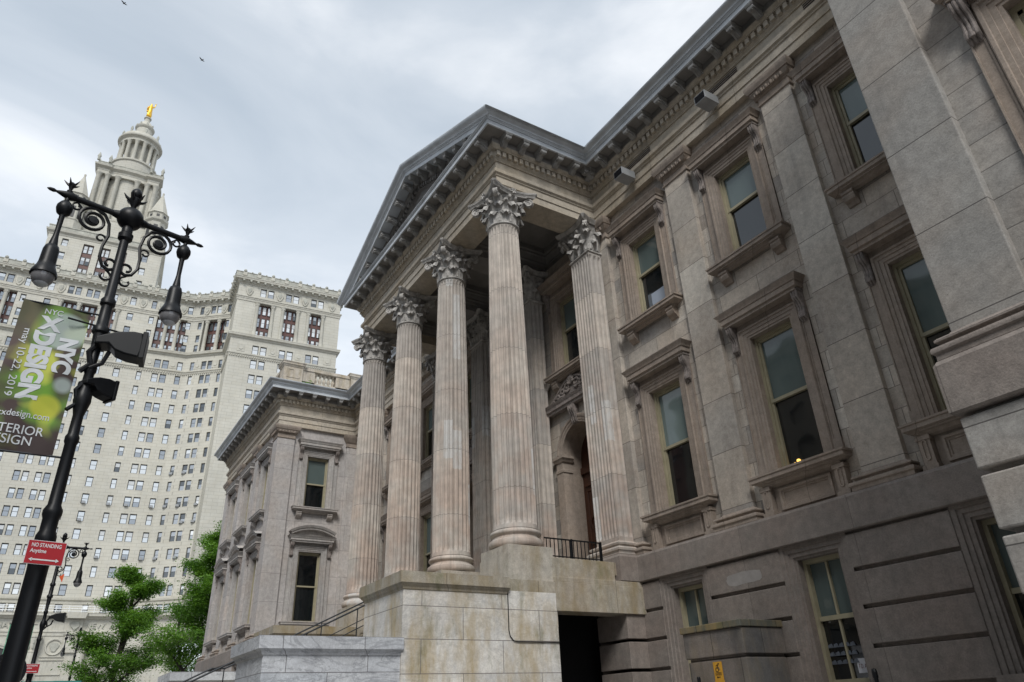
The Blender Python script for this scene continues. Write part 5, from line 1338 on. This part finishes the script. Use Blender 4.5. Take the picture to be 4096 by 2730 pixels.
for w3 in all_wins:
    l, fr = FR(w3[0]); c = w3[5] if len(w3) > 5 else -.3
    if w3[0] == 'C' and rw.random() < .8:
        rr = random.Random(int(w3[1]*10+w3[3])); b = MB() if id(w3) in single else far_b
        m_ = (w3[3]+w3[4])/2
        b.add([fr(w3[1], w3[3], c), fr(w3[2], w3[3], c), fr(w3[2], w3[4], c), fr(w3[1], w3[4], c)], [(0, 1, 2, 3)], MFR)
        for za, zb in ((w3[3]+.09, m_-.05), (m_+.05, w3[4]-.2)): b.add([fr(w3[1]+.09, za, c+.03), fr(w3[2]-.09, za, c+.03), fr(w3[2]-.09, zb, c+.03), fr(w3[1]+.09, zb, c+.03)], [(0, 1, 2, 3)], MG[2] if rr.random() < .5 else MG[3])
        if id(w3) in single: b.build('window', None, MBO)
        continue
    if id(w3) in single:
        b = MB(); winmesh(b, fr, *w3[1:5], c, rw); b.build('window', None, MBO)
    else: winmesh(far_b, fr, *w3[1:5], c, rw)
o = far_b.build('window', None, MBO); o['kind'] = 'stuff'

# tower
AX, AT = -.65, -14.5
def tower():
    b = MB(); hb = 13.75
    c = LT(AX, AT, 0); cx, cy = c[0], c[1]
    frF = lambda a, z, q: LT(AX+a, AT+hb+q-.0, z)
    frR = lambda a, z, q: LT(AX+hb+q, AT-a, z)
    frL = lambda a, z, q: LT(AX-hb-q, AT+a, z)
    hs = []; tw = []
    for a in (-10.4, 8.9):
        for z in (119.7, 115.5, 111.3): hs.append((a, a+1.5, z-2.3, z)); tw.append((a, a+1.5, z-2.3, z))
    tall = []
    for a in (-5.3, -1.3, 2.7): tall.append((a, a+2.5, 108.2, 119.3))
    b.holewall(-hb, hb, 106, 121.2, hs+tall, frF, .5, mat=MW)
    for fr_ in (frR, frL):
        hh = [(a, a+1.5, z-2.3, z) for a in (-10, -5, -.7, 3.5, 8.5) for z in (119.7, 115.5, 111.3)]
        b.holewall(-hb, hb, 106, 121.2, hh, fr_, .5, mat=MW)
    for a, a2, z0, z1 in tall:
        b.add([frF(a, z0, -.5), frF(a2, z0, -.5), frF(a2, z1, -.5), frF(a, z1, -.5)], [(0, 1, 2, 3)], MBR)
        for zz in (109.3, 112.9, 116.6):
            for k in range(2): tw.append((a+.15+k*1.15, a+1.2+k*1.15, zz, zz+2.5))
    o = b.build('tower_shaft', MW, MBO)
    wb = MB()
    for t4 in tw: winmesh(wb, frF, *t4, -.42 if t4[1]-t4[0] < 1.2 else -.4, rw)
    for fr_ in (frR, frL):
        for a in (-10, -5, -.7, 3.5, 8.5):
            for z in (119.7, 115.5, 111.3): winmesh(wb, fr_, a, a+1.5, z-2.3, z, -.4, rw)
    q = wb.build('tower_window', None, o)
    b = MB()
    sq = lambda h: [(cx+h, cy-h), (cx+h, cy+h), (cx-h, cy+h), (cx-h, cy-h)]
    b.sweep(sq(hb), [(-.3, 120.3), (.1, 120.4), (.2, 120.9), (.7, 121.3), (.8, 121.8), (-.5, 121.9)], closed=True, mat=MT)
    b.sweep(sq(hb), [(.3, 121.8), (.3, 122.9), (.45, 123.0), (.45, 123.2), (-.4, 123.2), (-.4, 121.8)], closed=True, mat=MD)
    b.box(cx-hb, cx+hb, cy-hb, cy+hb, 121.2, 121.85, mat=MW)
    b.box(cx-9.2, cx+9.2, cy-9.2, cy+9.2, 121.5, 131.5, mat=MW)
    for a in (-5.5, 0, 5.5):
        for s_ in (1,):
            b.prism([(a-1.3, 122), (a+1.3, 122), (a+1.3, 125.2), (a, 126.4), (a-1.3, 125.2)], 9.3-13.75, 9.9-13.75, fr=frF, mat=MT)
    # second stage: core with projecting corner pairs
    b.lathe([(7.3, 131), (7.3, 149)], cx, cy, 28, mat=MW)
    for sx in (-1, 1):
        for sy in (-1, 1): b.box(*sorted((cx+sx*5.0, cx+sx*7.1)), *sorted((cy+sy*5.0, cy+sy*7.1)), 131, 149, mat=MW)
    def ring(h, e, k=5.2):   # square with recessed, bowed middles
        pts = []
        for i in range(4):
            a = -i*PI/2
            loc_ = [(-h, h), (-k, h)]+[(-k*math.cos(j*PI/8), e+.9*math.sin(j*PI/8)) for j in range(1, 8)]+[(k, h)]
            for x, y in loc_: pts.append((cx+x*math.cos(a)-y*math.sin(a), cy+x*math.sin(a)+y*math.cos(a)))
        return pts[::-1]
    b.sweep(ring(8.2, 7.2), [(-3, 148.2), (.0, 148.2), (.0, 149.2), (.1, 149.3), (.1, 149.9), (.9, 150.4), (1.0, 150.9), (-3.5, 151.1)], closed=True, mat=MT)
    b.sweep(ring(8.4, 7.4), [(-.3, 151), (-.1, 151.1), (-.1, 152.0), (.0, 152.1), (.0, 152.3), (-.6, 152.3), (-.6, 151)], closed=True, mat=MD)
    b.sweep(ring(9.3, 8.2), [(-3, 131.5), (.2, 131.5), (.2, 132.0), (-3, 132.1)], closed=True, mat=MT)
    b.lathe([(8.3, 150.5), (8.3, 151.2), (6.3, 151.3), (6.3, 156.8), (6.7, 157.0), (6.7, 157.6), (5.0, 157.7)], cx, cy, 32, mat=MW)
    b.lathe([(3.7, 157.5), (3.7, 167.2)], cx, cy, 24, mat=MW)
    b.lathe([(4.3, 165.9), (5.6, 166.0), (5.6, 166.9), (6.4, 167.4), (6.5, 167.8), (5.9, 168.0), (5.7, 169.4), (5.6, 169.5), (5.2, 169.4), (5.2, 168.1), (3, 168.0)], cx, cy, 32, mat=MT)
    b.lathe([(3.2, 168), (3.2, 170.8), (2.4, 171.0), (2.35, 174.4), (2.8, 174.8), (2.9, 175.3), (2.4, 175.5), (2.2, 176.4), (1.5, 177.6), (.9, 178.2), (.8, 179.6), (1.1, 179.8), (1.1, 180.1), (.5, 180.2)], cx, cy, 24, mat=MT)
    for i in range(8):
        a = 2*PI*i/8+.2; b.lathe([(.2, 175.4), (.25, 176.2), (.12, 176.6)], cx+2.5*math.cos(a), cy+2.5*math.sin(a), 6, mat=MD)
        for rr, zz in ((5.4, 169.4),):
            b.lathe([(.35, zz), (.3, zz+.7), (.45, zz+1.2), (.3, zz+1.8), (.1, zz+2.3)], cx+rr*math.cos(a), cy+rr*math.sin(a), 8, mat=MD)
    for sx in (-1, 1):
        for sy in (-1, 1):
            for dx, dy in ((8.6, 8.6), (8.6, 5.6), (5.6, 8.6)):
                b.lathe([(.4, 152.2), (.35, 153), (.55, 153.6), (.3, 154.4), (.1, 155)], cx+sx*dx, cy+sy*dy, 8, mat=MD)
    b.build('tower_stage', MW, o, smooth=True)
    cprof = lambda z0, z1, r: [(r*1.3, z0), (r*1.3, z0+.3), (r*1.05, z0+.6), (r, z0+1.5), (r*.88, z1-1.3), (r*.95, z1-1.2), (r*.85, z1-1.1), (r*1.2, z1-.4), (r*1.4, z1-.15), (r*1.4, z1)]
    for i in range(14): a = 2*PI*i/14+.1; b = MB(); b.lathe(cprof(157.6, 166.1, .58), cx+4.95*math.cos(a), cy+4.95*math.sin(a), 10, mat=MT); b.build('tower_column', MT, o, smooth=True)
    for i in range(4):
        a = i*PI/2
        for x in (-7.6, -5.3, -2.6, 2.6, 5.3, 7.6):
            y = 7.6 if abs(x) > 4 else 7.7
            if abs(x) > 7 and i % 2: continue
            b = MB(); b.lathe(cprof(132, 148.3, .72), cx+x*math.cos(a)-y*math.sin(a), cy+x*math.sin(a)+y*math.cos(a), 10, mat=MT); b.build('tower_column', MT, o, smooth=True)
    for sx in (-1, 1):
        for sy in (-1, 1):
            tx_, ty_ = cx+sx*10.3, cy+sy*10.3; b = MB()
            b.lathe([(3.1, 121.5), (3.1, 126.5), (3.3, 126.8), (2.6, 127.2), (2.6, 132.6), (3.2, 133.2), (3.3, 133.8), (2.7, 134.0), (2.7, 135.6), (3.1, 135.9), (2.6, 136.4), (.25, 143.6), (.3, 143.9), (.3, 144.4), (.05, 144.6)], tx_, ty_, 8, a0=PI/8, mat=MT)
            tq = b.build('corner_turret', MT, MBO)
            b = MB()
            for k in range(8):
                a = k*PI/4; r_ = 2.6*math.cos(PI/8)+.03; cc = Vector((tx_+r_*math.cos(a), ty_+r_*math.sin(a), 129.6))
                b.obox(cc, (-math.sin(a), math.cos(a), 0), (math.cos(a), math.sin(a), 0), (0, 0, 1), .55, .05, 1.9)
                r_ = 2.7*math.cos(PI/8)+.03; cc = Vector((tx_+r_*math.cos(a), ty_+r_*math.sin(a), 134.8))
                b.obox(cc, (-math.sin(a), math.cos(a), 0), (math.cos(a), math.sin(a), 0), (0, 0, 1), .4, .05, .4)
            b.build('opening', MFR, tq)
tower()
# green finial on the wing roof
b = MB(); p = LT(46.5, 10, 0)
b.lathe([(.7, 108.4), (.7, 111.0), (1.0, 111.3), (.6, 111.6), (.5, 112.2), (.9, 112.6), (1.15, 113.2), (1.15, 113.7), (.9, 114.3), (.3, 114.7), (.02, 114.8)], p[0], p[1], 14)
b.build('roof_finial', plain('green_copper', (.16, .32, .23), .7, 0, .2, 1), MBO, smooth=True)
# base: screen with frieze, medallions, arch
b = MB()
bp_ = [LT(s, t, 0)[:2] for s, t in ((-33, 3.5), (-25, 2.2), (-14, 1.5), (13, 1.5), (24, 2.2), (33, 6.5))]
if YS_ > 0: bp_ = bp_[::-1]
b.sweep(bp_, [(-4, 0), (0, 0), (0, 20.5), (.15, 20.6), (.15, 21.2), (.3, 21.3), (.3, 21.6), (.1, 21.7), (.1, 23.8), (.5, 24.0), (.9, 24.4), (1.3, 24.5), (1.3, 24.9), (1.4, 25.1), (-4, 25.2)], mat=MT)
AF = lambda a, z, c: LT(a, 1.5+c, z)
for a in (13.0, -14.3):     # pier blocks breaking forward with shields
    b.prism([(a-1.4, 17.3), (a+1.4, 17.3), (a+1.4, 23.9), (a-1.4, 23.9)], 0, .5, fr=AF, mat=MT); b.prism([(a-1.7, 24.0), (a+1.7, 24.0), (a+2, 25.2), (a-2, 25.2)], 0, 1.9, fr=AF, mat=MT)
    b.prism([(a-.7, 23.4), (a+.7, 23.4), (a+.8, 22.5), (a, 21.7), (a-.8, 22.5)], .5, .8, fr=AF, mat=MD)
for a in (10.0, -11.3):      # medallions
    b.sweep([(a+1.6*math.cos(2*PI*i/20), 18.4+1.6*math.sin(2*PI*i/20)) for i in range(20)], [(-.25, 0), (-.2, .25), (0, .3), (.1, 0)], closed=True, fr=AF, mat=MT)
    b.prism([(a+.8*math.cos(t)*(1+.3*math.sin(3*t)), 18.4+.9*math.sin(t)) for t in [i*PI/7 for i in range(14)]], .0, .22, fr=AF, mat=MD)
    for zz in (16.4, 15.8, 13.0): b.prism([(a-2.2, zz), (a+2.2, zz), (a+2.2, zz+.2), (a-2.2, zz+.2)], 0, .2, fr=AF, mat=MT)
    for k in range(6): b.lathe([(.1, -.3), (.3, 0), (.1, .35)], *LT(a-1.7+.65*k, 1.6, 0)[:2], 6, mat=MT); 
for a in (6.3, 15.2, 17.6, -7.6):   # capitals and shafts
    p = LT(a, 2.3, 0); b.lathe([(.9, 0), (.85, 17.2), (.95, 17.4), (.8, 17.6), (.95, 18.8), (1.15, 20.0), (1.3, 20.2), (1.3, 20.5)], p[0], p[1], 12, mat=MT)
    for k in range(8):
        for zz, r_ in ((18.3, 1.0), (19.3, 1.15)): a6 = PI*2*k/8; b.obox((p[0]+r_*math.cos(a6), p[1]+r_*math.sin(a6), zz), (1, 0, 0), (0, 1, 0), (0, 0, 1), .14, .14, .3, mat=MD)
n = 18; b.sweep([(-.65+6.2*math.cos(PI*i/n), 13+6.2*math.sin(PI*i/n)) for i in range(n+1)], [(-.9, -.6), (-.85, .3), (-.5, .35), (-.4, .5), (0, .55), (.05, .0)], fr=AF, mat=MT)
b.prism([(-.65+5.4*math.cos(PI*i/n), 13+5.4*math.sin(PI*i/n)) for i in range(n+1)]+[(-6.05, 0), (4.75, 0)][::1], .02, .06, fr=AF, mat=MFR)
bb_ = b.build('base_screen', MT, MBO)
for body, s_ in (('NEW  AMSTERDAM', 14.9), ('MANHATTAN', -5.0)):
    me = textmesh(body, 1.55, MD, .08, 'LEFT', sx=1.05)
    for v in me.vertices:
        sx_ = s_+v.co.x; tt_ = 1.72+max(0, (sx_-13)*.063)+max(0, sx_-24)*.42
        v.co = Vector(LT(sx_, tt_+v.co.z, 22.1+v.co.y))
    link('lettering', me, MBO)
# white railing on the terrace
RW = MB()
for zz in (25.5, 26.0, 26.5):
    pts = [LT(s, t, zz) for s, t in ((-33, 4.3), (-25, 3.0), (-14, 2.3), (13, 2.3), (24, 3.0), (33, 7.3))]
    RW.tube(pts, .07, 5)
for i in range(28):
    s = -32+2.4*i; t = 2.3+max(0, abs(s+.65)-13.6)*.065+max(0, abs(s+.65)-24.6)*.45; RW.tube([LT(s, t, 25.1), LT(s, t, 26.6)], .07, 5)
TR_ = empty('terrace_railing', 'thin white metal railing on the ledge above the skyscraper frieze', 'railing', MO, ang)
RW.build('rail', plain('white_rail_paint', (.75, .77, .78), .5), TR_)
# window air conditioners on the tower block
k = 0
for f, wi, ri in (('A', 7, 9), ('A', 7, 10), ('B', 0, 9), ('B', 1, 9), ('B', 3, 9), ('C', 0, 9), ('C', 1, 9), ('C', 3, 9), ('C', 2, 10), ('C', 3, 10), ('B', 0, 12), ('B', 2, 12), ('B', 3, 12), ('C', 0, 12), ('C', 2, 12), ('C', 0, 7), ('C', 1, 7)):
    l, fr = FR(f); a, c_ = svals(f, wins[f])[wi]; z = rows[ri]-2.4; p = Vector(fr((a+c_)/2-.15, z, .12))
    wpnt = Matrix.Translation(MO) @ Matrix.Rotation(ang, 4, 'Z') @ p
    A = MB(); A.box(-.38, .38, -.4, .35, 0, .55); o = A.build('window_conditioner', M['acgrey'], None, wpnt, ang)
    nth = {'A': 'straight middle facade', 'B': 'pale bay left of the crease', 'C': 'darker slanting bay'}[f]
    tag(o, f'small pale air conditioner in a window on the {nth}', 'air conditioner', {'A': 'air conditioners on the straight middle facade', 'B': 'air conditioners on the pale bay left of the crease', 'C': 'air conditioners on the darker slanting bay'}[f])
# gilded statue (one continuous skinned figure)
def statue():
    p0 = Matrix.Translation(MO) @ Matrix.Rotation(ang, 4, 'Z') @ Vector(LT(AX, AT, 180.15))
    J = [((0, 0, 3.6), .72), ((0, 0, 4.5), .6), ((0, 0, 5.1), .68), ((0, 0, 5.75), .28), ((0, .05, 6.25), .42), ((0, 0, 2.4), .86), ((.1, 0, 1.0), .95), ((0, 0, .1), 1.1),
         ((.5, 0, 5.3), .3), ((.95, .1, 5.35), .2), ((1.05, .2, 6.1), .15), ((1.15, .2, 6.8), .13), ((-.5, 0, 5.25), .3), ((-.95, .1, 4.4), .24), ((-.75, .5, 3.7), .2), ((1.2, .2, 7.25), .34), ((-1.0, .55, 3.3), .42), ((-.35, -.3, 1.3), .4), ((.0, 0, 6.7), .2)]
    E_ = [(0, 1), (1, 2), (2, 3), (3, 4), (0, 5), (5, 6), (6, 7), (2, 8), (8, 9), (9, 10), (10, 11), (2, 12), (12, 13), (13, 14), (11, 15), (14, 16), (6, 17), (4, 18)]
    me = bpy.data.meshes.new('statue'); me.from_pydata([j[0] for j in J], E_, [])
    o = bpy.data.objects.new('statue_tmp', me); COL.objects.link(o)
    md = o.modifiers.new('s', 'SKIN')
    for v, j in zip(me.skin_vertices[0].data, J): v.radius = (j[1], j[1])
    me.skin_vertices[0].data[0].use_root = True
    o.modifiers.new('d', 'SUBSURF').levels = 1
    bpy.context.view_layer.update()
    m2 = bpy.data.meshes.new_from_object(o.evaluated_get(bpy.context.evaluated_depsgraph_get())); bpy.data.objects.remove(o)
    m2.materials.clear(); m2.materials.append(plain('gilded_bronze', (.83, .50, .06), .35, .75, .2, .5))
    m2.polygons.foreach_set('use_smooth', [True]*len(m2.polygons))
    q = link('statue', m2, None, p0, ang); tag(q, 'gilded standing figure raising one arm on top of the tower lantern', 'statue')
statue()

# ================================================================== TREES
def tree(loc, label, H, rad, seed, bare=.35, lean=0, grp=None, nleaf=15000, dens=1.0):
    r = random.Random(seed); T = empty('tree', label, 'tree', loc)
    b = MB(); tips = []
    def limb(p, d, L_, th, lv):
        pts = [Vector(p)]; d = Vector(d).normalized(); n = 5
        for i in range(n):
            d = (d+Vector((r.uniform(-.18, .18), r.uniform(-.18, .18), r.uniform(-.05, .14)))).normalized(); pts.append(pts[-1]+d*(L_/n))
        b.tube(pts, [th*(1-.6*i/n) for i in range(n+1)], 7 if lv == 0 else 5)
        if lv >= 3: tips.append((pts[-1], L_)); tips.append((pts[2], L_*.8)); return
        k = [9, 5, 4][lv]
        for i in range(k):
            t = bare+(1-bare)*(i+.6)/k if lv == 0 else .3+.7*(i+.5)/k
            j = min(n-1, int(t*n)); q = pts[j].lerp(pts[j+1], t*n-j)
            a = i*2.4+r.uniform(-.4, .4); sp = .95-.45*t if lv == 0 else .7
            side = Vector((math.cos(a), math.sin(a), 0)); nd = (d*(1-sp*.6)+side*sp+Vector((0, 0, .12))).normalized()
            limb(q, nd, L_*(([.52, .55, .5][lv])*(1.25-.75*t if lv == 0 else 1))*(rad if lv == 0 else 1), th*(.42 if lv == 0 else .5), lv+1)
    limb((0, 0, 0), (lean, 0, 1), H*.93, H*.022, 0)
    b.build('trunk', M['bark'], T, smooth=True)
    lb = MB(); vs = []; fs = []; mi = []
    per = max(3, int(nleaf/len(tips)))
    for p, L_ in tips:
        base = r.random(); s_ = .5+.35*L_
        for _ in range(per):
            o_ = Vector((r.gauss(0, .52), r.gauss(0, .52), r.gauss(0, .22)))*s_
            c = p+o_; sz = r.uniform(.05, .12)
            n_ = Vector((r.gauss(0, .6), r.gauss(0, .6), 1)).normalized(); u = n_.orthogonal().normalized(); u.rotate(Matrix.Rotation(r.uniform(0, 6.28), 3, n_)); v = n_.cross(u)
            k = len(vs); vs += [c-u*sz, c+v*sz*.5-u*.2*sz, c+u*sz, c-v*sz*.5-u*.2*sz]; fs.append((k, k+1, k+2, k+3)); mi.append(0 if base+r.uniform(-.3, .3) < .5 else 1)
    me = bpy.data.meshes.new('crown'); me.from_pydata([tuple(v) for v in vs], [], fs); me.materials.append(M['leaf1']); me.materials.append(M['leaf2']); me.polygons.foreach_set('material_index', mi)
    link('crown', me, T)
    return T
M['bark'] = plain('bark', (.045, .038, .03), .9, 0, .3, 4, bmp=.5)
def leafm(name, c):
    m, t, bs = newmat(name); bs.inputs['Base Color'].default_value = (*c, 1); bs.inputs['Roughness'].default_value = .55
    tr = t.nodes.new('ShaderNodeBsdfTranslucent'); tr.inputs[0].default_value = (c[0]*1.3, c[1]*1.3, c[2]*.6, 1); mx_ = t.nodes.new('ShaderNodeMixShader'); mx_.inputs[0].default_value = .4
    t.links.new(bs.outputs[0], mx_.inputs[1]); t.links.new(tr.outputs[0], mx_.inputs[2]); t.links.new(mx_.outputs[0], t.nodes['Material Output'].inputs[0]); return m
M['leaf1'] = leafm('leaf_green', (.075, .18, .022)); M['leaf2'] = leafm('leaf_light_green', (.14, .28, .04))
def azpos(az, d): return (CAMP.x+d*math.cos(math.radians(az)), CAMP.y+d*math.sin(math.radians(az)), 0)
tree(azpos(-5.2, 68), 'slender layered green tree in front of the arcade', 13.3, .45, 8, bare=.12, nleaf=60000)
tree(azpos(-10.5, 62), 'taller dense green tree rising beside the far wing of the courthouse', 14.3, .6, 11, bare=.12, nleaf=90000)
# weed on the cornice of the far wing
W_ = empty('weed', 'small green weed sprouting on the far wing cornice below the balustrade', 'plant', (39.75, 4.15, 17.38))
r = random.Random(5); b = MB()
for i in range(70):
    c = Vector((r.gauss(0, .05), r.gauss(0, .12), abs(r.gauss(.15, .12)))); b.obox(c, (1, 0, 0), Vector((0, 1, .4)).normalized(), Vector((0, -.4, 1)).normalized(), .004, .025, .018)
b.build('leaves', M['leaf2'], W_)
b = MB(); b.tube([(0, 0, 0), (0, .03, .15), (0, .1, .38)], .006, 4); b.tube([(0, 0, 0), (0, -.05, .15), (0, -.1, .3)], .006, 4); b.build('stem', M['leaf1'], W_)

# birds
for az, el, label in ((6.0, 1.087, 'tiny dark bird in the sky near the top left edge'), (-1.64, 1.033, 'tiny dark bird in the sky right of the upper one')):
    d_ = 70; p = azpos(az, d_)
    b = MB()
    b.lathe([(.01, -.16), (.05, -.1), (.07, 0), (.05, .1), (.03, .15), (.01, .19)], n=8); b.v = [(v[2], v[0], v[1]) for v in b.v]
    for s_ in (-1, 1): b.prism([(0.06, 0), (.1, s_*.22), (.0, s_*.42), (-.06, s_*.2), (-.06, 0)], -.006, .012, fr=lambda a, c, z: (a, c, z+abs(c)*.3))
    b.prism([(-.12, -.03), (-.12, .03), (-.26, .06), (-.26, -.06)], -.005, .005)
    o = b.build('bird', M['black'], None, (p[0], p[1], 1.6+el*d_), .6); tag(o, label, 'bird', None)

# ================================================================== GROUND, STREET, OPPOSITE ROW
def ground(name, x0, x1, y0, y1, z, mat, th=0):
    b = MB()
    if th: b.box(x0, x1, y0, y1, z-th, z)
    else: b.add([(x0, y0, z), (x1, y0, z), (x1, y1, z), (x0, y1, z)], [(0, 1, 2, 3)])
    return tag(b.build(name, mat), kind='structure')
ground('ground', -1500, 2500, -1500, 1500, -.16, plain('ground_paving', (.20, .19, .18), .9, 0, .2, .5))
ground('road', -150, 180, 14.6, 25.5, -.145, M['asphalt'])
ground('pavement', -150, 150, -20, 14.3, -.002, M['pave'], .2)
ground('far_pavement', -150, 60, 25.8, 30.2, -.002, M['pave'], .2)
b = MB(); b.box(-150, 150, 14.3, 14.5, -.2, .005); tag(b.build('kerb', M['granite']), kind='structure')
b = MB()
for i in range(20): b.box(-60+i*8, -57+i*8, 19.95, 20.1, -.16, -.138)
tag(b.build('road_markings', M['white']), kind='structure')
def block(x0, x1, y0, y1, h, mat, label, nf, seed):
    O = empty('street_building', label, 'building', ((x0+x1)/2, y0, 0))
    cx_ = (x0+x1)/2; b = MB(); W2 = (x1-x0)/2
    hs = []; n = int((x1-x0)/3.0)
    for i in range(n):
        for j in range(nf): hs.append((-W2+(i+.3)*2*W2/n, -W2+(i+.75)*2*W2/n, 2+j*h/nf, 2+j*h/nf+h/nf*.55))
    b.holewall(-W2, W2, 0, h, hs, lambda a, z, c: (a, -c, z), .3)
    b.box(-W2, W2, .35, y1-y0, 0, h-.1); b.box(-W2-.1, W2+.1, -.5, .4, h-.05, h+.6)
    b.add([(-W2, 0, 0), (-W2, y1-y0, 0), (-W2, y1-y0, h), (-W2, 0, h)], [(0, 1, 2, 3)]); b.add([(W2, 0, 0), (W2, y1-y0, 0), (W2, y1-y0, h), (W2, 0, h)], [(0, 1, 2, 3)])
    b.build('wall', mat, O)
block(-34, -8, 30, 46, 26, plain('brown_brickwork', (.20, .13, .10), .85, 0, .2, .6), 'brown brick block across the street behind the viewer', 9, 1)
block(22, 45, 30, 48, 24, plain('tan_masonry', (.26, .22, .17), .85, 0, .2, .6), 'tan masonry block across the street facing the near wing', 10, 3)
block(45, 66, 30, 46, 20, plain('red_brickwork', (.20, .10, .075), .85, 0, .2, .6), 'red brick block across the street facing the far wing', 8, 4)
block(-8, 22, 30, 48, 27, plain('grey_masonry', (.28, .27, .25), .85, 0, .2, .6), 'grey masonry block across the street behind the viewer', 11, 2)
